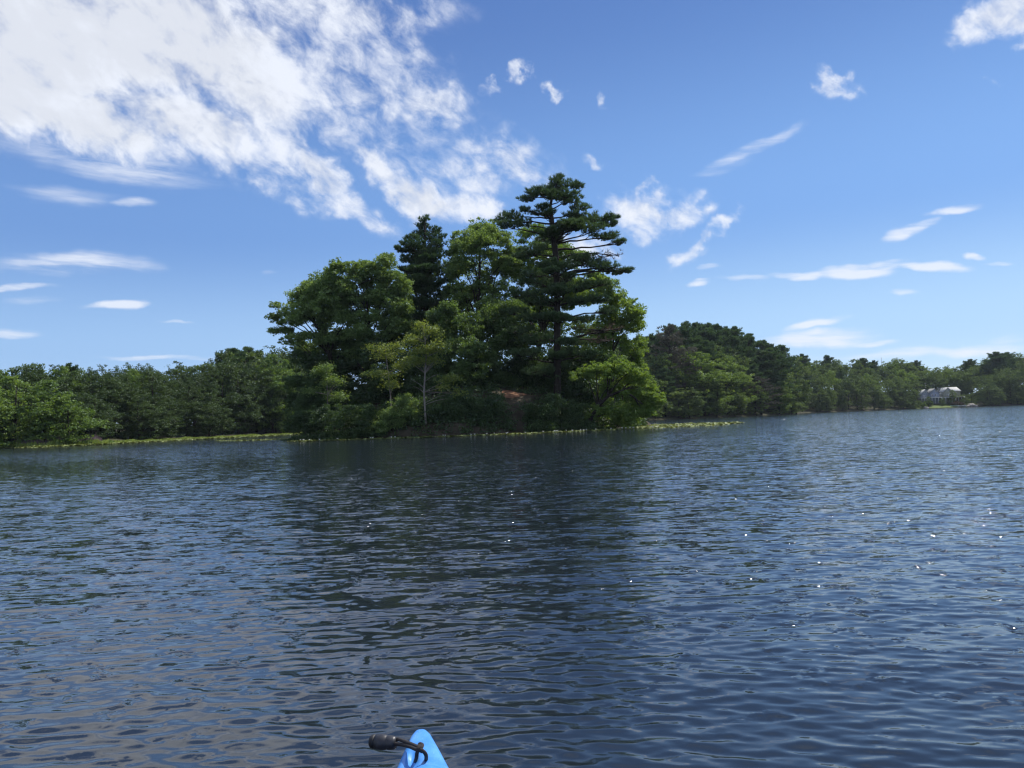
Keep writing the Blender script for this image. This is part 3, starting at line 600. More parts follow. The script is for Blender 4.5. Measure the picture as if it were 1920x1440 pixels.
# darker trees of the interior, lower than the canopy
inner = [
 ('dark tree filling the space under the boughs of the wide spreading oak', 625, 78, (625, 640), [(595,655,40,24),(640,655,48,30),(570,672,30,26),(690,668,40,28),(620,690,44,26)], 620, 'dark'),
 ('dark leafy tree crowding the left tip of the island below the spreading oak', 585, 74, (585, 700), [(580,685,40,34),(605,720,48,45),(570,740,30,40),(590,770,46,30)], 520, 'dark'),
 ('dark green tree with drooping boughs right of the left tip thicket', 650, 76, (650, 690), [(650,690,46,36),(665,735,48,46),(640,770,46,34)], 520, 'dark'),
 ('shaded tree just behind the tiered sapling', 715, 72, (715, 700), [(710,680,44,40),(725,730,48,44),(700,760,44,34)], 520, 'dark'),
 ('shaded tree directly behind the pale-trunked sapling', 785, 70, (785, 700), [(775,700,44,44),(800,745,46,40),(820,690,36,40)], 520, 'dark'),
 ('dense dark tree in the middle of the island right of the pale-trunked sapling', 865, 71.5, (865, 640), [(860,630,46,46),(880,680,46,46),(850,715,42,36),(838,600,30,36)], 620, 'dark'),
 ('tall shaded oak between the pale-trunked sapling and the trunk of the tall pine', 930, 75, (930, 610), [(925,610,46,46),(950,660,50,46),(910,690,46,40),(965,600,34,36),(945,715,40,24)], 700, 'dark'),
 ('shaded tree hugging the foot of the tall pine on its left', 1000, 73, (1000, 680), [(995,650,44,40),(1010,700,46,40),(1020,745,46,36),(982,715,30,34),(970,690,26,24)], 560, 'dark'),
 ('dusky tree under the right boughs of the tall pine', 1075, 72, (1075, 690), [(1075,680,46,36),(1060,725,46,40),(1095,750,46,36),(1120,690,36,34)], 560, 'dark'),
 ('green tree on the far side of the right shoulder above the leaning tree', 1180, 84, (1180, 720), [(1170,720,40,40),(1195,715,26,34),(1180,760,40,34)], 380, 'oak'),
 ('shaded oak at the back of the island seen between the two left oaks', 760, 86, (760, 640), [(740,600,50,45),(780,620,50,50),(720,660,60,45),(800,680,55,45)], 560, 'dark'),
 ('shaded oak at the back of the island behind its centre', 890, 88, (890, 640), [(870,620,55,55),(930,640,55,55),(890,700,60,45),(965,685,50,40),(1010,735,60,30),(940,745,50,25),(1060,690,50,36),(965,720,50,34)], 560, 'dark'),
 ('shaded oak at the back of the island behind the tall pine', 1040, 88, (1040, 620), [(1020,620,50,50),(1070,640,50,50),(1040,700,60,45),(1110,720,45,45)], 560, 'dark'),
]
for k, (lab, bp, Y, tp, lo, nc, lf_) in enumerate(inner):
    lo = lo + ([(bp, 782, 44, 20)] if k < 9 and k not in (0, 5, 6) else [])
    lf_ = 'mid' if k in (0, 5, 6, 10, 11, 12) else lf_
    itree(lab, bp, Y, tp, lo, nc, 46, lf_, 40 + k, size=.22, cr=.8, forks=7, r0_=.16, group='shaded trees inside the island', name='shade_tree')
# shrubs along the island's edge
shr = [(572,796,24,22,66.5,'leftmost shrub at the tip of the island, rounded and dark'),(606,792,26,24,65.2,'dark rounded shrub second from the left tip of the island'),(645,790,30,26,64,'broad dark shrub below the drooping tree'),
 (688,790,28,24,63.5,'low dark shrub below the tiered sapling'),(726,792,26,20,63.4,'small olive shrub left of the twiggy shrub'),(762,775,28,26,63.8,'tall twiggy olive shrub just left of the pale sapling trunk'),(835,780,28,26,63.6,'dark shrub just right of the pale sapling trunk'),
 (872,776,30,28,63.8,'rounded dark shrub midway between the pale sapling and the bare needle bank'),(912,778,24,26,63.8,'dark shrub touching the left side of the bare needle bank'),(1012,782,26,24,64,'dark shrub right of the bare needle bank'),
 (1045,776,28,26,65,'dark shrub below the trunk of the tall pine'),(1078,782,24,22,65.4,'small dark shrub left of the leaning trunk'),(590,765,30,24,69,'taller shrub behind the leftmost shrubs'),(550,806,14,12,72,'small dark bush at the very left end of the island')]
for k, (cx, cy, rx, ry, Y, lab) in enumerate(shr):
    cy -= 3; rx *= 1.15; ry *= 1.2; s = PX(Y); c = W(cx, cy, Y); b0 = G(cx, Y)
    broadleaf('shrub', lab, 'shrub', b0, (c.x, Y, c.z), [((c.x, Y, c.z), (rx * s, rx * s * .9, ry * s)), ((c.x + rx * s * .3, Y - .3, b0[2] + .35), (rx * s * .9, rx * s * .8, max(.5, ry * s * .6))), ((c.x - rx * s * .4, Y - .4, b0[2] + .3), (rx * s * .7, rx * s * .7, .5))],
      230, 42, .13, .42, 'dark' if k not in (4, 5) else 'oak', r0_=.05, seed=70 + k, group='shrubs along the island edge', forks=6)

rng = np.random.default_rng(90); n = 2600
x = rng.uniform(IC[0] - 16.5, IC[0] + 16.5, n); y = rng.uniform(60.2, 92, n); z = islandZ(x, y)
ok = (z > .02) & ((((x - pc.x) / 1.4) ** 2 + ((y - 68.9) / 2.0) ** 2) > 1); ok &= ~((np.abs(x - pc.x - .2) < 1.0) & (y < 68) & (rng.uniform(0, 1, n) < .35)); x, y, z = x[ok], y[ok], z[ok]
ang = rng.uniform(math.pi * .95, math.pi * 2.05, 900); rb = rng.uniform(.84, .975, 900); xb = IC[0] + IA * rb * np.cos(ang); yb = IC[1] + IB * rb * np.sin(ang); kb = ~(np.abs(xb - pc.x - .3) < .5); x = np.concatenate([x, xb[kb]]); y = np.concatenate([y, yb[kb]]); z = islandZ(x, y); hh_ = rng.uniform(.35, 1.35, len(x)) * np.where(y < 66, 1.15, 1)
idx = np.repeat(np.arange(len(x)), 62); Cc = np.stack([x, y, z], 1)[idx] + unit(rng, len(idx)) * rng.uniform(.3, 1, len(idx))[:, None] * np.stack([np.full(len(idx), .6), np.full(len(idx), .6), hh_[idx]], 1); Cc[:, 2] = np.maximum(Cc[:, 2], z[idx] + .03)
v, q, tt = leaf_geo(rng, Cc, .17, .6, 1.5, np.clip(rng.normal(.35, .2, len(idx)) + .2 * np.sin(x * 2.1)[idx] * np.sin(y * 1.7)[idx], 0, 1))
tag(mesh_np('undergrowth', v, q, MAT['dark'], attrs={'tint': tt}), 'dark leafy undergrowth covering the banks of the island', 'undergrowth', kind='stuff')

# ------------------------------------------------------------------ prototypes for the woods across the lake
PROTO = {}
def proto_tree(kind, seed, size, nc, per, H=1.0, shape='round', leaf='farleaf'):
    """unit-height tree centred on its base; returned as (trunk mesh, crown mesh)"""
    rng = np.random.default_rng(seed)
    if shape == 'round': lobes = [((rng.normal(0, .09), rng.normal(0, .09), z), (r, r, h)) for z, r, h in [(.82, .16, .15), (.70, .25, .18), (.55, .29, .18), (.42, .27, .16)]] + [((math.cos(a) * .2, math.sin(a) * .2, rng.uniform(.45, .72)), (.15, .15, .12)) for a in rng.uniform(0, 6.28, 5)]
    elif shape == 'edge': lobes = [((rng.normal(0, .06), rng.normal(0, .06), z), (r, r, h)) for z, r, h in [(.85, .17, .14), (.68, .27, .2), (.45, .33, .22), (.22, .34, .2), (.08, .3, .1)]] + [((math.cos(a) * .26, math.sin(a) * .26, rng.uniform(.15, .7)), (.15, .15, .11)) for a in rng.uniform(0, 6.28, 7)]
    P, tn = clumps(rng, lobes, nc, .4)
    P[:, 2] = np.minimum(P[:, 2], 1.0 + rng.uniform(-.03, .02, nc))
    per_ = rng.poisson(per, nc); idx = np.repeat(np.arange(nc), per_)
    C = P[idx] + unit(rng, len(idx)) * rng.uniform(0, 1, len(idx))[:, None] ** .45 * np.array([1, 1, .55]) * (.046 * rng.uniform(.6, 1.2, nc)[idx][:, None])
    v, q, tt = leaf_geo(rng, C, size, .5, 1.5, np.clip(.5 + (tn[idx] - .5) * .5 + rng.normal(0, .16, len(idx)), 0, 1))
    mb = wood(rng, (0, 0, 0), (rng.normal(0, .03), rng.normal(0, .03), .85), .018, P, 6, k=5)
    return mb, (v, q, tt), leaf
def proto_pine(seed, size, leaf='pine', sparse=1.0, layers=17, wide=.25):
    rng = np.random.default_rng(seed); mb = MB(); mb.tube([(0, 0, -.02), (.004, 0, .4), (-.004, .004, .8), (0, 0, .985)], [.017, .012, .007, .002], 5)
    Cs, Ds, Ts = [], [], []
    for L_ in range(layers):
        for a in rng.uniform(0, 6.28, rng.integers(4, 7)):
            z = min(.985, .16 + .80 * (L_ / (layers - 1)) ** .9 + rng.normal(0, .018)); rw = wide * (1 - np.clip((z - .16) / .84, 0, 1) ** 2.6) ** .8 * rng.uniform(.8, 1.15) + .035
            ln = rw * rng.uniform(.45, 1.2); up_ = rng.uniform(.05, .4); c = np.array([math.cos(a) * ln * .62, math.sin(a) * ln * .62, z + ln * up_ * .5]); e = np.array([math.cos(a) * ln, math.sin(a) * ln, z + ln * up_])
            mb.tube([(0, 0, z - .01), c, e], [.005, .003, .001], 3, False)
            n_ = max(7, int(1000 * ln * sparse * .30)); tt_ = rng.uniform(.1, 1.0, n_); w_ = (rng.uniform(-1, 1, n_)) * ln * .36 * np.sin(np.clip(tt_, .2, 1) * 2.6)
            P = np.stack([math.cos(a) * ln * tt_ - math.sin(a) * w_, math.sin(a) * ln * tt_ + math.cos(a) * w_, z + ln * up_ * tt_ + rng.uniform(-.014, .024, n_)], 1)
            P[:, 2] = np.minimum(P[:, 2], .995)
            Cs.append(P); D = np.array([math.cos(a) * .5, math.sin(a) * .5, .8]); Ds.append(np.tile(D / np.linalg.norm(D), (n_, 1))); Ts.append(np.full(n_, rng.uniform(.2, .8)))
    v, q, tt = needle_geo(rng, np.vstack(Cs), np.vstack(Ds), size, size * .3, 7, .85, np.concatenate(Ts))
    return mb, (v, q, tt), leaf
def reg(key, pr):
    mb, (v, q, tt), leaf = pr
    tr = mb.build('trunk', MAT['bark'], None, True); cr = mesh_np('crown', v, q, MAT[leaf], attrs={'tint': tt})
    PROTO[key] = [tr, cr, False]
reg('edge3', proto_tree('edge', 205, .018, 620, 28, shape='edge', leaf='darkwood')); reg('edge4', proto_tree('edge', 206, .018, 620, 28, shape='edge', leaf='darkwood')); reg('round3', proto_tree('round', 215, .018, 560, 28, leaf='darkwood'))
reg('edge0', proto_tree('edge', 201, .024, 420, 22, shape='edge')); reg('edge1', proto_tree('edge', 202, .024, 420, 22, shape='edge')); reg('edge2', proto_tree('edge', 203, .022, 460, 24, shape='edge', leaf='farbright'))
reg('round0', proto_tree('round', 211, .023, 380, 22)); reg('round1', proto_tree('round', 212, .023, 380, 22)); reg('round2', proto_tree('round', 213, .022, 420, 22, leaf='farbright'))
reg('pine0', proto_pine(221, .030)); reg('pine1', proto_pine(222, .030, wide=.32)); reg('pine2', proto_pine(223, .028, wide=.2, layers=19)); reg('grey0', proto_pine(224, .028, 'grey', .4, 12, .24))
placed = []
rngt = random.Random(9)
def plant(kind, px, s_in, top_py, width=1.0, region='', row='', r_abs=None, H=None, look=None):
    """a far tree whose foot is s_in metres behind the shoreline under column px and whose top shows at top_py"""
    az = az_of(px); r = r_abs if r_abs else float(shoreR(az)) + s_in
    gz = float(groundZ(az, r)); x, y = r * math.sin(az), r * math.cos(az)
    zt = W(px, top_py, y).z
    h = H or max(3.0, zt - gz)
    pr = PROTO[kind]; names = {'e': 'broadleaf_tree', 'r': 'broadleaf_tree', 'p': 'far_pine_tree', 'g': 'bare_tree'}[kind[0]]
    root = empty(names, (x, y, gz - .1), rngt.uniform(0, 6.28)); root['category'] = 'tree'
    base_w = {'e': 1.0, 'r': 1.05, 'p': 1.0, 'g': 1.0}[kind[0]]
    wd = min(1.6, max(.95, 10.5 / h)) if kind[0] in 'er' else min(1.35, max(.9, 11 / h))
    root.scale = (h * base_w * wd * width * rngt.uniform(.9, 1.12),) * 2 + (h,)
    first = not pr[2]; pr[2] = True
    for src in pr[:2]:
        c = src if first else src.copy()
        if not first: COL.objects.link(c)
        c.parent = root
    placed.append(dict(o=root, px=px, kind=kind, region=region, row=row, look=look, r=r)); return root
def prof(px, tab): return float(np.interp(px, [a for a, b in tab], [b for a, b in tab]))
LT = [(-80, 690), (0, 692), (100, 694), (130, 688), (160, 692), (250, 690), (400, 682), (430, 664), (480, 658), (520, 660), (560, 655), (640, 660)]
RT_ = [(1180, 630), (1215, 630), (1240, 616), (1290, 604), (1345, 604), (1380, 610), (1410, 624), (1440, 641), (1480, 652), (1500, 658)]
FT = [(1480, 656), (1500, 660), (1540, 669), (1590, 668), (1620, 668), (1650, 679), (1690, 665), (1720, 672), (1745, 684), (1770, 681), (1800, 681), (1840, 676), (1870, 658), (1905, 658), (1960, 664), (2080, 664)]
def rowfill(x0, x1, step_m, s_in, row, region, topf, kinds, jit=.35, skip=None, wid=1.0):
    px = x0
    while px < x1:
        az = az_of(px); r = float(shoreR(az)) + s_in; dpx = step_m * F0 / r
        p = px + rngt.uniform(-jit, jit) * dpx; s = s_in + rngt.uniform(-1.6, 1.6)
        if not (skip and skip(p)):
            plant(rngt.choice(kinds), p, max(.6, s), topf(p) + (rngt.uniform(-3, 2.5) if region == 'left' else rngt.uniform(-3, 6)), wid, region, row)
        px += dpx
# left wood
rowfill(-90, 560, 4.6, 3.0, 'front', 'left', lambda p: prof(p, LT) + 36 + 12 * math.sin(p * .05), ['edge3', 'edge4', 'edge3'])
rowfill(-90, 570, 4.4, 7.5, 'middle', 'left', lambda p: prof(p, LT) + 12 + 8 * math.sin(p * .08 + 1), ['edge3', 'edge4', 'round3'])
rowfill(-90, 580, 3.8, 12, 'back', 'left', lambda p: prof(p, LT) - 5, ['round3', 'round1', 'round3', 'round2'])
rowfill(-90, 580, 3.7, 17, 'hindmost', 'left', lambda p: prof(p, LT) - 9, ['round3', 'round1', 'edge4'])
rowfill(-90, 580, 5.0, 10, 'inner low', 'left', lambda p: prof(p, LT) + 62, ['edge3', 'edge4'])
# behind the island
rowfill(585, 1190, 7.5, 4, 'front', 'behind', lambda p: 712, ['edge0', 'edge1'])
rowfill(585, 1190, 7.0, 14, 'back', 'behind', lambda p: 700, ['edge0', 'round0', 'round1'])
# right hill
rowfill(1175, 1492, 5.6, 2.0, 'waterside', 'hill', lambda p: 712 + 10 * math.sin(p * .06), ['edge0', 'edge1', 'edge2', 'edge0'])
rowfill(1175, 1486, 5.6, 9, 'second', 'hill', lambda p: max(prof(p, RT_) + 48, 684), ['edge0', 'edge1', 'edge2', 'pine0', 'edge1'])
rowfill(1175, 1478, 5.2, 18, 'third', 'hill', lambda p: prof(p, RT_) + 34, ['round2', 'round0', 'pine1', 'round1', 'edge0'])
rowfill(1175, 1470, 5.0, 27, 'fourth', 'hill', lambda p: prof(p, RT_) + 16, ['pine0', 'pine1', 'pine2', 'round1'])
rowfill(1175, 1478, 4.2, 38, 'ridge', 'hill', lambda p: prof(p, RT_) + 4, ['pine0', 'pine1', 'pine2'])
rowfill(1175, 1485, 4.4, 47, 'crest', 'hill', lambda p: prof(p, RT_) - 1, ['pine0', 'pine1', 'pine2', 'round0'])
# far shore
lawn = lambda p: 1704 < p < 1834
rowfill(1496, 2060, 6.6, 2.5, 'waterside', 'far', lambda p: (728 if p < 1700 else 722) + 5 * math.sin(p * .05), ['edge0', 'edge1', 'edge0'], skip=lawn)
rowfill(1496, 2060, 6.6, 10, 'second', 'far', lambda p: prof(p, FT) + 32, ['edge0', 'edge1', 'round0', 'edge1'], skip=lawn)
rowfill(1496, 2060, 6.4, 30, 'third', 'far', lambda p: prof(p, FT) + 22, ['round0', 'round1', 'edge0', 'pine1', 'round2'])
rowfill(1496, 2060, 6.2, 46, 'fourth', 'far', lambda p: prof(p, FT) + 8, ['round0', 'round1', 'round2'])
rowfill(1496, 2060, 5.8, 60, 'ridge', 'far', lambda p: prof(p, FT) + 1, ['round0', 'round1', 'pine1', 'round0', 'round1'])
rowfill(1496, 2060, 7.2, 22, 'inner low', 'far', lambda p: prof(p, FT) + 40, ['edge0', 'edge1'])
# single trees that stand out
def solo(kind, px, s, top, label, w=1.0, H=None, r_abs=None):
    o = plant(kind, px, s, top, w, 'solo', 'x', r_abs, H); o['label'] = label; return o
solo('edge2', 25, -8, 700, 'bright green tree standing forward of the left wood at the left border of the view', 1.25)
solo('edge2', 85, -7, 706, 'bright green tree in the forward clump of the left shore, second from the left border', 1.2)
solo('edge2', 128, -9, 745, 'low light green bushy tree at the right tip of the left shore clump', 1.1)
solo('edge2', -45, -7, 698, 'bright tree of the forward clump cut off by the left border', 1.2)
solo('round1', 45, 15, 674, 'dark round crown poking up above the left wood near the left border', 1.1)
solo('pine2', 131, 16, 681, 'small spiky tree top poking above the left wood right of the round crown')
solo('pine1', 436, 18, 655, 'broad dark pine rising over the left wood, left one of the pair', 1.15)
solo('pine1', 470, 19, 652, 'broad dark pine rising over the left wood, right one of the pair', 1.25)
solo('edge2', 512, 1, 658, 'yellow-green tree hanging over the marsh grass just left of the island', .9)
solo('edge2', 540, 3, 668, 'light green tree half hidden by the left end of the island', .9)
solo('grey0', 1262, 16, 611, 'greyish half-bare pine standing tall on the left side of the right hill', 1.25)
solo('pine2', 1288, 24, 612, 'dark pine on the crest just right of the half-bare pine')
solo('pine0', 1340, 30, 614, 'dark pine crowning the highest point of the right hill', 1.1)
solo('pine1', 1446, 14, 654, 'wide layered pine near the right end of the hill', 1.25)
solo('grey0', 1428, 1.5, 706, 'dead grey-brown tree at the waterline near the right end of the hill', 1.7)
solo('edge2', 1462, .5, 718, 'light green leaning tree at the point ending the right hill', 1.15)
solo('edge2', 1484, .2, 745, 'small pale green bush-like tree at the tip of the point', 1.1)
solo('edge2', 1322, 7, 655, 'light green broad tree in the middle of the right hill front', 1.3)
solo('edge2', 1365, 7, 660, 'light green rounded tree right of the hill middle', 1.2)
solo('pine1', 1510, 46, 664, 'pointed dark pine just past the end of the hill on the far shore')
solo('pine0', 1557, 58, 666, 'dark conifer top left of the thin mast on the far ridge', 1.1)
solo('pine1', 1622, 58, 672, 'spreading dark tree top just left of the thin mast', 1.3)
solo('round0', 1690, 58, 669, 'wide rounded crown just right of the thin mast', 1.6)
solo('pine1', 1875, 44, 660, 'large layered pine above the dark waterside tree right of the houses', 1.5)
solo('pine1', 1893, 50, 661, 'layered pine top right beside the largest pine right of the houses', 1.3)
solo('pine1', 1823, 56, 674, 'small dark pine top above the cream house side', 1.2)
solo('edge0', 1858, 0.5, 724, 'dense round dark tree at the water right of the houses', 1.5)
solo('edge0', 1700, 4, 716, 'dark rounded tree left of the grey house', 1.1)
solo('edge0', 1716, 6, 728, 'low dark tree touching the left side of the grey house', .8)
solo('edge1', 1787, 9, 729, 'dark round tree standing in front of the cream house roof', .62)
solo('edge0', 1741, 6, 741, 'small dark tree in front of the grey house porch', .55)
solo('edge1', 1768, 7.5, 744, 'little dark tree between the two houses', .6)
solo('edge0', 1805, 8, 738, 'dark tree hiding the right end of the cream house', .9)
solo('edge0', 1822, 9, 735, 'small dark tree between the cream house and the rocks', .7)
for k_, (p_x, top_, w__) in enumerate([(1738, 700, 'behind the left end of the grey house'), (1756, 694, 'behind the gap between the two houses'), (1775, 692, 'behind the cream house gable'), (1796, 694, 'behind the right end of the cream house'), (1815, 690, 'behind the rocks right of the houses')]):
    solo(['edge0', 'round0', 'edge1', 'round1', 'edge0'][k_], p_x, 27, top_, 'green tree rising ' + w__, 1.1)
# labels for the rows: each tree is counted from a landmark
WORDS = {'left': 'of the wood across the water left of the island', 'behind': 'on the shore hidden behind the island', 'hill': 'of the wooded hill right of the island', 'far': 'on the far right shore'}
ORD = ['first', 'second', 'third', 'fourth', 'fifth', 'sixth', 'seventh', 'eighth', 'ninth', 'tenth', 'eleventh', 'twelfth', 'thirteenth', 'fourteenth', 'fifteenth', 'sixteenth', 'seventeenth', 'eighteenth', 'nineteenth', 'twentieth'] + ['twenty-' + w for w in ['first', 'second', 'third', 'fourth', 'fifth', 'sixth', 'seventh', 'eighth', 'ninth']] + ['thirtieth']
LOOK = {'edge0': 'deep green tree', 'edge1': 'deep green tree', 'edge2': 'lighter green tree', 'edge3': 'dark green tree', 'edge4': 'dark green tree', 'round3': 'round-crowned dark tree', 'round0': 'round-crowned green tree', 'round1': 'round-crowned green tree', 'round2': 'light round-crowned tree', 'pine0': 'dark pine', 'pine1': 'dark pine', 'pine2': 'dark pine', 'grey0': 'bare grey tree'}
PLACE = {'left': 'in the left wood', 'behind': 'on the shore behind the island', 'hill': 'on the right hill', 'far': 'on the far right shore'}
GRP = {'left': 'trees of the left shore wood', 'behind': 'trees on the shore behind the island', 'hill': 'trees on the wooded hill', 'far': 'trees along the far right shore', 'solo': 'outstanding trees of the far woods'}
from collections import defaultdict
bins = defaultdict(list)
for d in placed:
    d['o']['group'] = GRP[d['region']]
    if d['region'] != 'solo': bins[(d['region'], d['row'], LOOK[d['kind']])].append(d)
for (rg, rw, lk_), ds in bins.items():
    ds.sort(key=lambda d: d['px'])
    for k, d in enumerate(ds):
        d['o']['label'] = '%s %s, %s row, %s such from left' % (lk_, PLACE[rg], rw, ORD[k])
for k_, v_ in PROTO.items():
    if not v_[2]:
        for o in v_[:2]: bpy.data.objects.remove(o)

# ------------------------------------------------------------------ marsh grass, lily pads
def band_grass(name, label, n, az0, az1, s0, s1, h0, h1, mat, seed, zf=None, width=.05):
    rng = np.random.default_rng(seed); a = rng.uniform(az0, az1, n); s = rng.uniform(s0, s1, n)
    r = shoreR(a) + s; C = np.stack([r * np.sin(a), r * np.cos(a), np.full(n, -.02)], 1)
    patch = .72 + .16 * np.sin(a * 47 + 1) * np.sin(a * 143 + 1) + .12 * np.sin(a * 331) + rng.normal(0, .08, n)
    h = rng.uniform(h0, h1, n) * patch; d = np.stack([rng.normal(0, .16, n), rng.normal(0, .16, n), np.ones(n)], 1); sd = unit(rng, n) * np.array([1, 1, 0]); sd /= np.linalg.norm(sd, axis=1)[:, None] + 1e-9
    Vv = np.stack([C - sd * width, C + sd * width, C + d * h[:, None] + sd * width * .3, C + d * h[:, None] - sd * width * .3], 1).reshape(-1, 3)
    o = mesh_np(name, Vv, np.arange(4 * n).reshape(n, 4), mat, attrs={'tint': np.repeat(np.clip(rng.normal(.5, .2, n), 0, 1), 4)}); tag(o, label, 'marsh grass', kind='stuff'); return o
MAT['marsh'] = leafmat('marsh_blade', (.17, .24, .045), (.33, .40, .10), .3); MAT['purple'] = leafmat('flower_spike', (.14, .09, .12), (.24, .15, .2), .3, (1, 1, 1))
MAT['lily'] = leafmat('lily_pad', (.10, .135, .03), (.25, .29, .085), .15, gloss=.05)
band_grass('marsh_grass', 'bright green marsh grass in a strip along the left shore', 26000, az_of(-120), az_of(575), -11, .8, .15, .5, MAT['marsh'], 301)
band_grass('marsh_grass', 'taller green reeds below the forward clump of trees', 7000, az_of(-60), az_of(205), -11, -7, .35, .9, MAT['marsh'], 302)
band_grass('loosestrife', 'mauve flowering stems among the reeds below the left trees', 1400, az_of(30), az_of(190), -10, -7, .8, 1.4, MAT['purple'], 303)
def lily(name, label, P, seed, rad=(.09, .2), lift=.10):
    rng = np.random.default_rng(seed); n = len(P); r = rng.uniform(rad[0], rad[1], n)[:, None]
    nrm = np.array([0, 0, 1.0]) + rng.normal(0, .22, (n, 3)); nrm /= np.linalg.norm(nrm, axis=1)[:, None]
    a = np.cross(nrm, [0, 1., 0]); a /= np.linalg.norm(a, axis=1)[:, None]; b_ = np.cross(nrm, a)
    C = np.column_stack([P, .03 + np.abs(rng.normal(0, lift, n))]); th = np.arange(7) * 2 * math.pi / 8 + .4
    ring = C[:, None] + r[:, :, None] * (a[:, None] * np.cos(th)[None, :, None] + b_[:, None] * np.sin(th)[None, :, None])
    Vv = np.concatenate([C[:, None], ring], 1).reshape(-1, 3); k = np.arange(n)[:, None] * 8
    T = np.concatenate([np.hstack([k, k + 1 + j, k + 2 + j]) for j in range(6)], 0)
    o = mesh_np(name, Vv, T, MAT['lily'], attrs={'tint': np.repeat(np.clip(rng.normal(.5, .22, n), 0, 1), 8)}); tag(o, label, 'lily pads', kind='stuff'); return o
rngl = np.random.default_rng(310)
def strip(pts, n, w):
    """pads scattered along a line given as (column, depth)"""
    X = np.array([W(p, 800, Y).x for p, Y in pts]); Yv = np.array([Y for p, Y in pts], float); u = rngl.uniform(0, len(pts) - 1, n)
    x = np.interp(u, np.arange(len(pts)), X); y = np.interp(u, np.arange(len(pts)), Yv)
    u = np.clip(u + .06 * np.sin(u * 23) + .04 * np.sin(u * 61 + 1), 0, len(pts) - 1); x = np.interp(u, np.arange(len(pts)), X); y = np.interp(u, np.arange(len(pts)), Yv)
    ww = np.interp(u, np.arange(len(pts)), w) * (.75 + .35 * np.sin(u * 17 + 2))
    return np.stack([x + rngl.normal(0, .15, n), y + rngl.uniform(-.5, .5, n) * ww], 1)
lily('lily_pads', 'pale green line of lily pads along the front edge of the island', strip([(540, 62.5), (640, 61), (760, 59.8), (880, 59.6), (1000, 60.5), (1100, 62.5), (1180, 66)], 3000, [1.0, 1.6, 2.2, 2.2, 2.0, 2.0, 2.5]), 311, (.07, .15), .02)
lily('lily_pads', 'wide yellow-green bed of lily pads off the right end of the island', strip([(1165, 75), (1220, 74), (1290, 76), (1340, 77), (1385, 76)], 5200, [14, 22, 20, 9, 1.5]), 312, lift=.045)
lily('lily_pads', 'thin broken streaks of lily pads on the water left of the island', strip([(405, 84), (460, 80), (520, 78), (575, 74)], 900, [.8, 2.5, 5, 6]), 313, (.07, .14), .03)
a_ = rngl.uniform(az_of(-100), az_of(560), 7000); r_ = shoreR(a_) - 11 - rngl.uniform(0, 5.5, 7000) * (1 - .5 * np.sin(a_ * 30) ** 2)
lily('lily_pads', 'pale fringe of lily pads in front of the marsh grass on the left shore', np.stack([r_ * np.sin(a_), r_ * np.cos(a_)], 1), 314, (.1, .22), .05)
# white blossoms among the pads
bl = strip([(545, 62.5), (700, 60), (880, 59), (1000, 60), (1100, 62), (1180, 65), (1300, 68)], 90, [1, 1.4, 1.6, 1.8, 1.8, 2, 6])[:42]
vs, ts_ = [], []
for k, (x, y) in enumerate(bl):
    r = rngl.uniform(.04, .085)
    for j in range(9):
        a0 = j * .698; b0 = len(vs); vs += [(x, y, .07), (x + r * .7 * math.cos(a0 - .35), y + r * .7 * math.sin(a0 - .35), .12), (x + r * math.cos(a0), y + r * math.sin(a0), .19), (x + r * .7 * math.cos(a0 + .35), y + r * .7 * math.sin(a0 + .35), .12)]; ts_.append((b0, b0 + 1, b0 + 2, b0 + 3))
tag(mesh_np('water_lily_blossoms', vs, np.array(ts_), simple('petal', (.8, .8, .76), .6, .3, .05)), 'tiny white blossoms dotted along the lily pad strip', 'flowers', kind='stuff')

# ------------------------------------------------------------------ houses on the far shore
HY = 372.0; hs_ = PX(HY)
def HP(zx, zy): return W(1700 + zx / 12.0, 710 + zy / 12.0, HY)      # point of the house group at 12 px per photo px
shx = az_of(1765)
lz = [(p, s) for p in range(1708, 1834, 6) for s in (0, 1)]
Vv = []; cols_ = list(range(1706, 1836, 5))
for p in cols_:
    az = az_of(p); r0h = float(shoreR(az))
    for s_, z_ in ((-.5, .12), (1.0, .5), (8, 1.0), (16, 1.9), (30, 2.6)): Vv.append(((r0h + s_) * math.sin(az), (r0h + s_) * math.cos(az), max(z_, float(groundZ(az, r0h + s_)) + .06)))
nc_ = len(cols_); I = np.arange(nc_ * 5).reshape(nc_, 5); Q = np.stack([I[:-1, :-1], I[:-1, 1:], I[1:, 1:], I[1:, :-1]], -1).reshape(-1, 4)
tag(mesh_np('lawn', Vv, Q, simple('lawn_grass', (.10, .135, .04), .9, .1, .35, .6)), kind='structure')
wall_g = simple('grey_siding', (.27, .29, .32), .8, .2, .1, .5); wall_b = simple('bluegrey_siding', (.26, .29, .36), .8, .2, .1, .5); wall_c = simple('cream_siding', (.33, .335, .27), .8, .2, .1, .5)
roof_l = simple('pale_roof', (.38, .39, .38), .8, .2, .12, .6); roof_g = simple('grey_roof', (.20, .205, .20), .85, .2, .12, .6); whitep = simple('white_trim', (.7, .7, .7), .6, .3, .05); glass = simple('window_glass', (.03, .04, .05), .12, .5, .1); stone = simple('shore_stone', (.34, .31, .27), .95, .1, .4, 1.2, .5)
gz_h = HP(400, 560).z
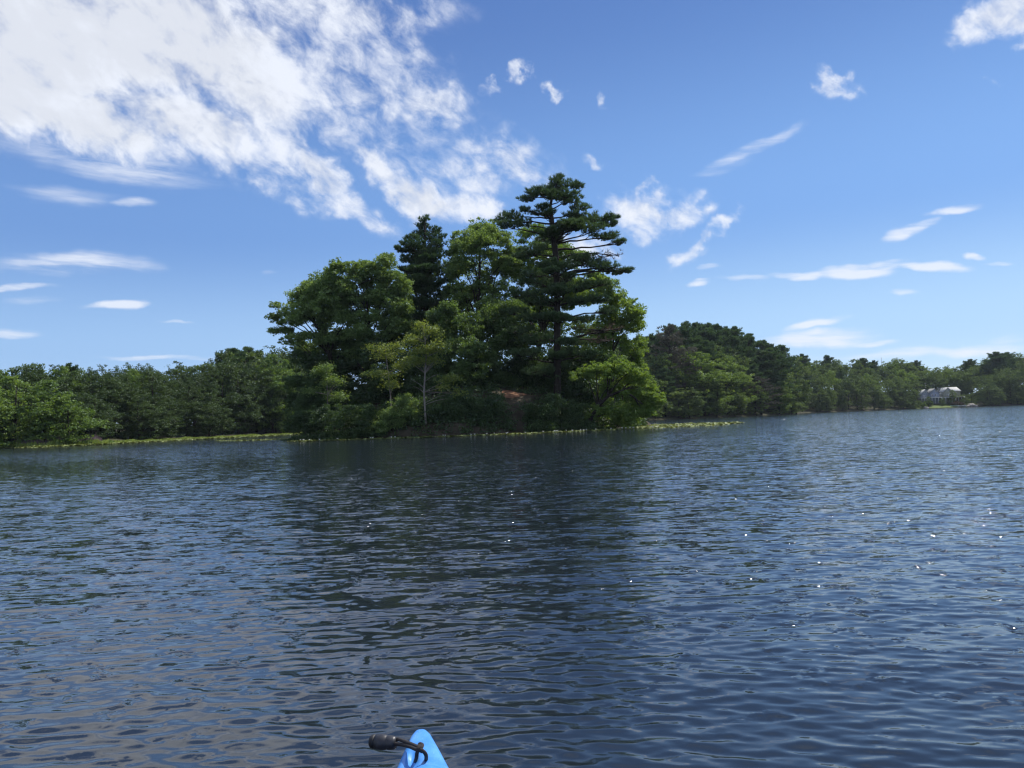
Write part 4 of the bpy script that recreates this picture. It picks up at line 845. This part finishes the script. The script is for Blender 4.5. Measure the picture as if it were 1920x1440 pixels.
def gable_house(name, label, x0, x1, zb, ze, zr, d, ya, wmat, rmat, axis, parent=None, eave=.35):
    """box with a gable roof; axis 'x' = ridge along x, 'y' = ridge towards the viewer"""
    own = parent is None
    root = parent or tag(empty(name, ((x0 + x1) / 2, ya + d / 2, zb)), label, 'house')
    ox, oy, oz = root.location; xc = (x0 + x1) / 2
    w_ = MB()
    if axis == 'y':
        prof_ = [(x0, zb), (x1, zb), (x1, ze), (xc, zr), (x0, ze)]
        Vq = [(x, y, z) for y in (ya, ya + d) for x, z in prof_]; Vq = np.array(Vq) - (ox, oy, oz)
        w_.add(Vq, [(5, 6, 1, 0), (6, 7, 2, 1), (9, 5, 0, 4), (0, 1, 2, 4), (6, 5, 9, 7)], [(4, 2, 3), (7, 9, 8)])
        r_ = MB(); k = (zr - ze) / ((x1 - x0) / 2)
        for sg, xe in ((-1, x0), (1, x1)):
            a = [(xc, zr + .12), (xe + sg * eave, ze - k * eave + .12), (xe + sg * eave, ze - k * eave - .1), (xc, zr - .02)]
            Vq = np.array([(x, y, z) for y in (ya - eave, ya + d + eave) for x, z in a]) - (ox, oy, oz); r_.add(Vq, [(0, 1, 2, 3), (7, 6, 5, 4), (0, 4, 5, 1), (1, 5, 6, 2), (2, 6, 7, 3), (3, 7, 4, 0)])
    else:
        yc = ya + d / 2; prof_ = [(ya, zb), (ya + d, zb), (ya + d, ze), (yc, zr), (ya, ze)]
        Vq = np.array([(x, y, z) for x in (x0, x1) for y, z in prof_]) - (ox, oy, oz)
        w_.add(Vq, [(5, 6, 1, 0), (6, 7, 2, 1), (9, 5, 0, 4), (0, 1, 2, 4), (6, 5, 9, 7)], [(4, 2, 3), (7, 9, 8)])
        r_ = MB(); k = (zr - ze) / (d / 2)
        for sg, ye in ((-1, ya), (1, ya + d)):
            a = [(yc, zr + .12), (ye + sg * eave, ze - k * eave + .12), (ye + sg * eave, ze - k * eave - .1), (yc, zr - .02)]
            Vq = np.array([(x, y, z) for x in (x0 - eave, x1 + eave) for y, z in a]) - (ox, oy, oz); r_.add(Vq, [(0, 1, 2, 3), (7, 6, 5, 4), (0, 4, 5, 1), (1, 5, 6, 2), (2, 6, 7, 3), (3, 7, 4, 0)])
    w_.build('wall', wmat, root); r_.build('roof', rmat, root); return root
def window(root, x, z, w_, h_, y):
    ox, oy, oz = root.location; f = MB()
    for dx_, dz__, a, b2 in ((0, h_ / 2, w_ + .2, .12), (0, -h_ / 2, w_ + .2, .12), (-w_ / 2, 0, .12, h_), (w_ / 2, 0, .12, h_), (0, 0, w_, .06)): f.box((x + dx_ - ox, y - .05 - oy, z + dz__ - oz), (a, .1, b2))
    fo = f.build('window', whitep, root); p_ = MB(); p_.box((x - ox, y - .02 - oy, z - oz), (w_, .05, h_)); p_.build('pane', glass, fo)
def X(zx): return HP(zx, 400).x
def Z(zy): return HP(600, zy).z
h1 = gable_house('house', 'grey shingled lake house with white-trimmed windows, left one of the pair above the lawn', X(525), X(740), Z(570), Z(315), Z(225), 8, HY, wall_b, roof_g, 'y')
gable_house('', '', X(345), X(522), Z(570), Z(330), Z(238), 6.5, HY + .6, wall_g, roof_l, 'y', h1)
for x, z in ((575, 370), (655, 370), (660, 278), (690, 278)): window(h1, X(x), Z(z), .62, 1.0 if z > 300 else .7, HY)
for x, z in ((410, 295), (445, 295), (400, 385), (450, 385)): window(h1, X(x), Z(z), .55, .75, HY + .6)
def porch(root, x0, x1, z0, z1, y0, y1, posts, label=None):
    ox, oy, oz = root.location; d = MB(); d.box(((x0 + x1) / 2 - ox, (y0 + y1) / 2 - oy, z1 + .12 - oz), (x1 - x0, y1 - y0, .24)); d.build('porch_roof', whitep, root)
    d = MB(); d.box(((x0 + x1) / 2 - ox, (y0 + y1) / 2 - oy, z0 - oz), (x1 - x0, y1 - y0, .16)); d.build('porch_deck', roof_g, root)
    for k in range(posts):
        q = MB(); q.box((x0 + .1 + (x1 - x0 - .2) * k / (posts - 1) - ox, y0 + .1 - oy, (z0 + z1) / 2 - oz), (.16, .16, z1 - z0)); q.build('post', whitep, root)
porch(h1, X(275), X(398), Z(500), Z(435), HY - 2.4, HY + .6, 3)
porch(h1, X(430), X(720), Z(560), Z(430), HY - 2.6, HY - .05, 5)
h2 = gable_house('house', 'cream lake house with a steep front gable, right one of the pair above the lawn', X(820), X(1010), Z(570), Z(300), Z(212), 9, HY - .5, wall_c, roof_l, 'y')
gable_house('', '', X(1012), X(1240), Z(440), Z(290), Z(205), 7, HY + 1, wall_c, roof_l, 'x', h2)
gable_house('', '', X(728), X(818), Z(430), Z(345), Z(312), 5, HY + .5, wall_c, roof_l, 'x', h2)
# the long low skirt roof running down to the right of the gable
sk = MB(); Vq = np.array([(X(1012), y, z) for y in (HY - .8, HY + .9) for z in (Z(290),)] + [(X(1085), y, Z(430)) for y in (HY - .8, HY + .9)] + [(X(1012), y, Z(440)) for y in (HY - .8, HY + .9)] + [(X(1085), y, Z(440)) for y in (HY - .8, HY + .9)]) - np.array(h2.location)
sk.add(Vq, [(0, 1, 3, 2), (0, 2, 6, 4), (1, 5, 7, 3), (4, 6, 7, 5)]); sk.build('side_roof', roof_g, h2)
for x, z in ((935, 268), (960, 268), (905, 378), (940, 378)): window(h2, X(x), Z(z), .45, .85, HY - .5)
porch(h2, X(725), X(1230), Z(560), Z(438), HY - 3.0, HY - .55, 8)
# small things along the lawn
def mini(name, label, cat, mbs, loc):
    root = tag(empty(name, loc), label, cat)
    for nm, mb_, mt in mbs: mb_.build(nm, mt, root)
    return root
def lawn_pt(px, s):
    az = az_of(px); r = float(shoreR(az)) + s; return (r * math.sin(az), r * math.cos(az), float(groundZ(az, r)))
# upturned white rowing boat by the water
p_ = lawn_pt(1802, .8)
def boat_mb(L_, w_, h_):
    mb = MB(); n = 11; pts = []
    for i in range(n):
        u = i / (n - 1) * 2 - 1; ww = w_ * (1 - abs(u) ** 2.4) ** .7; hh = h_ * (.85 + .3 * u * u)
        pts += [(u * L_ / 2, -ww / 2, hh), (u * L_ / 2, -ww * .36, hh * .25), (u * L_ / 2, 0, 0), (u * L_ / 2, ww * .36, hh * .25), (u * L_ / 2, ww / 2, hh)]
    Q_ = [(i * 5 + j, (i + 1) * 5 + j, (i + 1) * 5 + j + 1, i * 5 + j + 1) for i in range(n - 1) for j in range(4)]
    mb.add(pts, Q_); mb.add(np.array(pts) * (.94, .9, 1) + (0, 0, .05), [q[::-1] for q in Q_]); return mb
sb_ = MB(); sb_.box((0, 0, .42), (.3, 1.1, .06)); sb_.box((-1.1, 0, .42), (.25, .9, .06))
mini('rowing_boat', 'small white boat drawn up at the water edge below the cream house', 'boat', [('hull', boat_mb(4.0, 1.5, .6), whitep), ('seat', sb_, roof_g)], (p_[0], p_[1] - .5, .25))
p_ = lawn_pt(1789, 1.0); sb_ = MB(); sb_.box((0, 0, .3), (.3, .8, .06))
mini('rowing_boat', 'pale green small boat pulled up on the lawn edge, left of the white boat', 'boat', [('hull', boat_mb(3.6, 1.2, .45), simple('pale_green_paint', (.4, .5, .45), .5)), ('seat', sb_, roof_g)], (p_[0], p_[1], .45))
def rock(name, label, px, s, r, seed):
    rng = np.random.default_rng(seed); p = lawn_pt(px, s); n1_, n2_ = 10, 14; pts = []
    for i in range(n1_):
        ph = math.pi * i / (n1_ - 1)
        for j in range(n2_):
            th = 2 * math.pi * j / n2_; q = r * (1 + .18 * math.sin(3 * th + seed) * math.sin(ph) + .12 * math.cos(2 * ph + th * 2 + seed)); pts.append((q * 1.2 * math.sin(ph) * math.cos(th), q * math.sin(ph) * math.sin(th), q * .7 * math.cos(ph)))
    Q_ = [(i * n2_ + j, (i + 1) * n2_ + j, (i + 1) * n2_ + (j + 1) % n2_, i * n2_ + (j + 1) % n2_) for i in range(n1_ - 1) for j in range(n2_)]
    o = mesh_np(name, pts, np.array(Q_), stone); o.location = (p[0], p[1], p[2] + r * .25); tag(o, label, 'rock', 'rocks at the water right of the lawn'); return o
rock('boulder', 'largest pale boulder at the water right of the cream house', 1822, .6, 1.5, 1); rock('boulder', 'small boulder left of the largest pale boulder', 1815, .3, .8, 2); rock('boulder', 'low boulder right of the largest pale boulder', 1828, .2, .9, 3); rock('boulder', 'pale rock below the left end of the lawn', 1736, .1, .9, 4)
for px, s_, w_, h_, lab, lf_ in ((1727, 3.0, 2.6, 2.2, 'rounded light green shrub at the left end of the lawn', 'farbright'), (1741, 4.5, 2.2, 2.8, 'dark shrub in front of the grey house porch', 'farleaf'), (1710, 1.5, 2.0, 1.6, 'low green shrub left of the lawn by the water', 'farbright'), (1795, 5.0, 2.4, 2.2, 'reddish-dark shrub below the cream house deck', 'deadpine')):
    x, y, z = lawn_pt(px, s_)
    broadleaf('shrub', lab, 'shrub', (x, y, z), (x, y, z + h_ * .7), [((x, y, z + h_ * .5), (w_, w_, h_ * .55))], 120, 20, .45, .6, lf_, seed=int(px), r0_=.06, forks=4)
def mast(label, px, py0, py1, s_):
    az = az_of(px); r = float(shoreR(az)) + s_; y = r * math.cos(az); z0 = float(groundZ(az, r)); z1 = W(px, py0, y).z
    root = tag(empty('antenna_mast', (r * math.sin(az), y, z0)), label, 'mast'); mb = MB(); mb.tube([(0, 0, -.2), (0, 0, z1 - z0)], [.16, .07], 6); mb.build('pole', roof_g, root)
    mb = MB()
    for q in (.4, 1.4, 2.4): mb.tube([(-.5, 0, z1 - z0 - q), (.5, 0, z1 - z0 - q)], .04, 4)
    mb.build('antenna', whitep, root)
mast('thin mast sticking up above the treetops of the far ridge', 1658, 670, 690, 70)
mast('short antenna pole rising behind the grey house roof', 1737.5, 717, 730, 22)
# a corner of another house showing through the trees
h3p = lawn_pt(1694, 52); zt = W(1694, 714, h3p[1]).z
h3 = gable_house('house', 'tiny white house gable peeping through the trees above and left of the grey house', h3p[0] - 1.0, h3p[0] + 1.0, h3p[2] - .3, zt - .4, zt + .8, 4, h3p[1], whitep, roof_l, 'y')
window(h3, h3p[0], zt - 1.5, .8, .9, h3p[1])

# ------------------------------------------------------------------ the kayak
KAZ = R(-7.35); BOW = 1.935; 
kroot = empty('kayak', (0, 0, 0), -KAZ); tag(kroot, 'bright blue plastic kayak bow pointing over the water towards the island', 'kayak')
# local frame: +Y forward along the hull; the hull is ~3 m long
def halfw(s): return np.where(s < .5, .018 + .345 * (1 - np.exp(-np.maximum(s, 0) * 0.0)) + 0, 0) 
S = np.concatenate([np.linspace(0, .03, 7) ** 1.0, np.linspace(.04, .6, 50), np.linspace(.65, 3.1, 46)])
def kw(s):   # half width at the gunwale, s metres back from the tip
    a = np.interp(s, [0, .01, .02, .04, .065, .13, .23, .4, .7, 1.1, 1.6, 2.2, 2.8, 3.05, 3.1], [.004, .0115, .0160, .0235, .0305, .0495, .079, .125, .195, .275, .325, .32, .16, .05, .006]); return a
def kd(s):   # deck height
    return np.interp(s, [0, .015, .04, .1, .25, .6, 1.0, 1.3, 2.0, 2.4, 2.9, 3.1], [.268, .279, .282, .279, .262, .245, .27, .30, .28, .25, .26, .26])
def kk(s):   # keel
    return np.interp(s, [0, .02, .05, .15, .3, .6, 1.2, 2.2, 2.8, 3.1], [.262, .235, .20, .12, .04, -.04, -.07, -.07, 0, .24])
th = np.linspace(-math.pi, math.pi, 65)[:-1]        # 0 = deck centre
vs = []
for s_ in S:
    w_, d_, k_ = float(kw(s_)), float(kd(s_)), float(kk(s_)); H_ = d_ - k_
    for t_ in th:
        c, sn = math.cos(t_), math.sin(t_)
        if c >= 0: x = w_ * abs(sn) ** .85 * (1 if sn > 0 else -1); z = d_ - (w_ * .62) * (1 - c ** .8) if w_ < .12 else d_ - .075 * (1 - c ** .9)
        else:
            zg = (d_ - w_ * .62) if w_ < .12 else d_ - .075
            x = w_ * abs(sn) ** .55 * (1 if sn > 0 else -1); z = zg + (zg - k_) * (-((-c) ** 1.15))
        # moulded details: raised spine that starts .15 m back, and the hollow for the cord left of it
        if c > 0 and s_ < 1.2:
            sp = np.clip((s_ - .185) / .035, 0, 1); prof_s = math.exp(-((x - .012) / max(.03, w_ * .5)) ** 4); z += .014 * sp * prof_s * np.clip((1.2 - s_) / .5, 0, 1)
            z -= .010 * math.exp(-((s_ - .15) / .035) ** 2) * math.exp(-((x + .018) / .010) ** 2) + .006 * np.clip((s_ - .13) / .03, 0, 1) * math.exp(-((x + .024) / .007) ** 2)
        vs.append((x, BOW - s_, z))
# cut the cockpit opening
n = len(th); Qk = []
for i in range(len(S) - 1):
    for j in range(n):
        j2 = (j + 1) % n; mid = S[i] * .5 + S[i + 1] * .5; q = [i * n + j, i * n + j2, (i + 1) * n + j2, (i + 1) * n + j]
        xm = np.mean([vs[a][0] for a in q]); up_ = math.cos((th[j] + th[j2 if j2 else 0]) / 2) > .05 if j2 else False
        if up_ and (((mid - 1.72) / .42) ** 2 + (xm / .225) ** 2) < 1: continue
        Qk.append(q)
vs.append((0, BOW + .0015, .267)); tip = len(vs) - 1; Tk = [(tip, (j + 1) % n, j) for j in range(n)]
mk, t = nodes_of('blue_polyethylene'); l = t.links
o_ = t.nodes.new('ShaderNodeOutputMaterial'); b = t.nodes.new('ShaderNodeBsdfPrincipled'); l.new(b.outputs[0], o_.inputs[0])
tcn = t.nodes.new('ShaderNodeTexCoord'); n1_ = t.nodes.new('ShaderNodeTexNoise'); l.new(tcn.outputs['Object'], n1_.inputs[0]); n1_.inputs['Scale'].default_value = 22; n1_.inputs['Detail'].default_value = 6; n1_.inputs['Roughness'].default_value = .65
r_ = t.nodes.new('ShaderNodeValToRGB'); l.new(n1_.outputs['Fac'], r_.inputs[0]); r_.color_ramp.elements[0].position = .35; r_.color_ramp.elements[1].position = .7
r_.color_ramp.elements[0].color = (.05, .23, .66, 1); r_.color_ramp.elements[1].color = (.11, .35, .80, 1)
mp_ = t.nodes.new('ShaderNodeMapping'); l.new(tcn.outputs['Object'], mp_.inputs[0]); mp_.inputs['Scale'].default_value = (9, 1.3, 3); mp_.inputs['Rotation'].default_value = (0, 0, .35)
n3_ = t.nodes.new('ShaderNodeTexNoise'); l.new(mp_.outputs[0], n3_.inputs[0]); n3_.inputs['Scale'].default_value = 55; n3_.inputs['Detail'].default_value = 5; n3_.inputs['Roughness'].default_value = .7
r3_ = t.nodes.new('ShaderNodeMapRange'); l.new(n3_.outputs['Fac'], r3_.inputs['Value']); r3_.inputs['From Min'].default_value = .60; r3_.inputs['From Max'].default_value = .70; r3_.inputs['To Max'].default_value = .55
sx_ = t.nodes.new('ShaderNodeMix'); sx_.data_type = 'RGBA'; l.new(r3_.outputs[0], sx_.inputs[0]); l.new(r_.outputs[0], sx_.inputs[6]); sx_.inputs[7].default_value = (.35, .55, .85, 1); l.new(sx_.outputs[2], b.inputs['Base Color'])
b.inputs['Roughness'].default_value = .33; b.inputs['Specular IOR Level'].default_value = .5
n2_ = t.nodes.new('ShaderNodeTexNoise'); l.new(tcn.outputs['Object'], n2_.inputs[0]); n2_.inputs['Scale'].default_value = 160; n2_.inputs['Detail'].default_value = 5
bp = t.nodes.new('ShaderNodeBump'); bp.inputs['Strength'].default_value = .25; bp.inputs['Distance'].default_value = .0012; l.new(n2_.outputs['Fac'], bp.inputs['Height']); l.new(bp.outputs[0], b.inputs['Normal'])
mesh_np('hull', vs, [np.array(Qk), np.array(Tk)], mk, kroot, True)
# cockpit: rim, tub and seat
rim = MB(); a = np.linspace(0, 2 * math.pi, 41); rim.tube(np.stack([.232 * np.cos(a), BOW - 1.72 + .43 * np.sin(a), np.interp(1.72 - .43 * np.sin(a), [1.2, 1.3, 2.0, 2.4], [.29, .30, .28, .25]) - .03 * np.abs(np.cos(a)) + .012], 1), .014, 8, False); rim.build('cockpit_rim', simple('black_rubber', (.015, .015, .016), .6, .4, .2, 30), kroot, True)
tb = MB(); k_ = 24; aa_ = np.arange(k_) * 2 * math.pi / k_; top_ = [(.226 * math.cos(q), BOW - 1.72 + .42 * math.sin(q), .262) for q in aa_]; bot_ = [(.2 * math.cos(q), BOW - 1.72 + .38 * math.sin(q), -.02) for q in aa_]
tb.add(top_ + bot_ + [(0, BOW - 1.72, -.03)], [(j, (j + 1) % k_, k_ + (j + 1) % k_, k_ + j) for j in range(k_)], [(k_ + j, k_ + (j + 1) % k_, 2 * k_) for j in range(k_)]); tb.build('cockpit_floor', mk, kroot, True)
st = MB(); st.box((0, BOW - 1.9, .05), (.34, .34, .06)); st.box((0, BOW - 2.07, .2), (.34, .05, .3)); st.build('seat', bpy.data.materials['black_rubber'], kroot)
# toggle handle: local points found from where they lie above the water
Minv = Matrix.Rotation(KAZ, 4, 'Z')
def KP(px, py, z):     # point at height z seen at px,py, in the kayak's own frame
    d = ray(px, py); t_ = (z - CAMH) / d.z; p = Vector((d.x * t_, d.y * t_, z)); return np.array(Minv @ p)
blackm = bpy.data.materials['black_rubber']
cordm, t = nodes_of('black_cord'); o_ = t.nodes.new('ShaderNodeOutputMaterial'); b = t.nodes.new('ShaderNodeBsdfPrincipled'); t.links.new(b.outputs[0], o_.inputs[0]); b.inputs['Base Color'].default_value = (.022, .017, .018, 1); b.inputs['Roughness'].default_value = .75
tcn = t.nodes.new('ShaderNodeTexCoord'); wv = t.nodes.new('ShaderNodeTexWave'); t.links.new(tcn.outputs['Object'], wv.inputs[0]); wv.inputs['Scale'].default_value = 160; wv.inputs['Distortion'].default_value = 2; bp = t.nodes.new('ShaderNodeBump'); bp.inputs['Distance'].default_value = .001; t.links.new(wv.outputs['Fac'], bp.inputs['Height']); t.links.new(bp.outputs[0], b.inputs['Normal'])
togm, t = nodes_of('dark_toggle_plastic'); o_ = t.nodes.new('ShaderNodeOutputMaterial'); b = t.nodes.new('ShaderNodeBsdfPrincipled'); t.links.new(b.outputs[0], o_.inputs[0])
tcn = t.nodes.new('ShaderNodeTexCoord'); nz = t.nodes.new('ShaderNodeTexNoise'); t.links.new(tcn.outputs['Object'], nz.inputs[0]); nz.inputs['Scale'].default_value = 45; nz.inputs['Detail'].default_value = 5; rr2 = t.nodes.new('ShaderNodeValToRGB'); t.links.new(nz.outputs['Fac'], rr2.inputs[0]); rr2.color_ramp.elements[0].position = .35; rr2.color_ramp.elements[1].position = .7; rr2.color_ramp.elements[0].color = (.018, .019, .024, 1); rr2.color_ramp.elements[1].color = (.05, .05, .056, 1); t.links.new(rr2.outputs[0], b.inputs['Base Color']); b.inputs['Roughness'].default_value = .42
# toggle: a rounded barrel with a darker collar at its outer end, drawn as a lathe along its axis
A_ = KP(693, 1390, .262); B_ = KP(744, 1393, .262); ax = B_ - A_; Lg = np.linalg.norm(ax); ax /= Lg
prof_t = [(0, .004), (.02, .012), (.07, .0165), (.15, .0178), (.19, .0178), (.20, .0165), (.235, .0165), (.245, .0190), (.45, .0195), (.62, .0185), (.64, .0172), (.68, .0172), (.70, .0182), (.9, .0170), (.97, .0140), (1.0, .006)]
mb = MB(); mb.tube([A_ + ax * Lg * u for u, r in prof_t if u <= .245], [r * .89 for u, r in prof_t if u <= .245], 20)
prof_t = [(u, r * .89) for u, r in prof_t]
mb2 = MB(); mb2.tube([A_ + ax * Lg * u for u, r in prof_t if u >= .245], [r for u, r in prof_t if u >= .245], 20)
hroot = kroot
hg = mb2.build('grab_handle', togm, kroot, True); mb.build('end_cap', blackm, hg, True)
mb = MB()
def cord(pts, r=.0042):
    P = np.array([KP(x, y, z) for x, y, z in pts]); m_ = len(P); u = np.linspace(0, m_ - 1, (m_ - 1) * 6 + 1); Pn = []
    for q in u:
        i = min(int(q), m_ - 2); f = q - i; p0, p1, p2, p3 = P[max(i - 1, 0)], P[i], P[i + 1], P[min(i + 2, m_ - 1)]
        Pn.append(.5 * ((2 * p1) + (-p0 + p2) * f + (2 * p0 - 5 * p1 + 4 * p2 - p3) * f * f + (-p0 + 3 * p1 - 3 * p2 + p3) * f ** 3))
    mb.tube(np.array(Pn), r, 8)
cord([(742, 1385, .268), (750, 1387, .272), (766, 1393, .286), (780, 1399, .296), (788, 1403, .299)])
cord([(740, 1395, .262), (752, 1396, .270), (768, 1400, .286), (780, 1405, .295), (788, 1407, .299)])
cord([(786, 1400, .301), (790, 1406, .304), (796, 1411, .297), (799, 1417, .288), (799, 1424, .272), (798, 1428, .255)])
cord([(787, 1398, .304), (785, 1404, .303), (782, 1412, .292), (781, 1420, .280), (779, 1427, .265), (777, 1432, .248)])
cord([(783, 1409, .297), (789, 1403, .306), (792, 1397, .305), (787, 1395, .300), (785, 1402, .298), (791, 1409, .297)], .0040)
mb.build('cord', cordm, kroot, True)

# ------------------------------------------------------------------ summer haze over the lake
hz = MB(); hz.box((0, 0, 43), (1560, 1560, 90)); 
mh, t = nodes_of('haze_air'); o_ = t.nodes.new('ShaderNodeOutputMaterial'); v_ = t.nodes.new('ShaderNodeVolumePrincipled'); t.links.new(v_.outputs[0], o_.inputs['Volume'])
v_.inputs['Color'].default_value = (.74, .85, 1.0, 1); v_.inputs['Density'].default_value = .00008; v_.inputs['Anisotropy'].default_value = .2
tag(hz.build('haze', mh), 'thin blue summer haze over the lake', 'haze', kind='stuff')
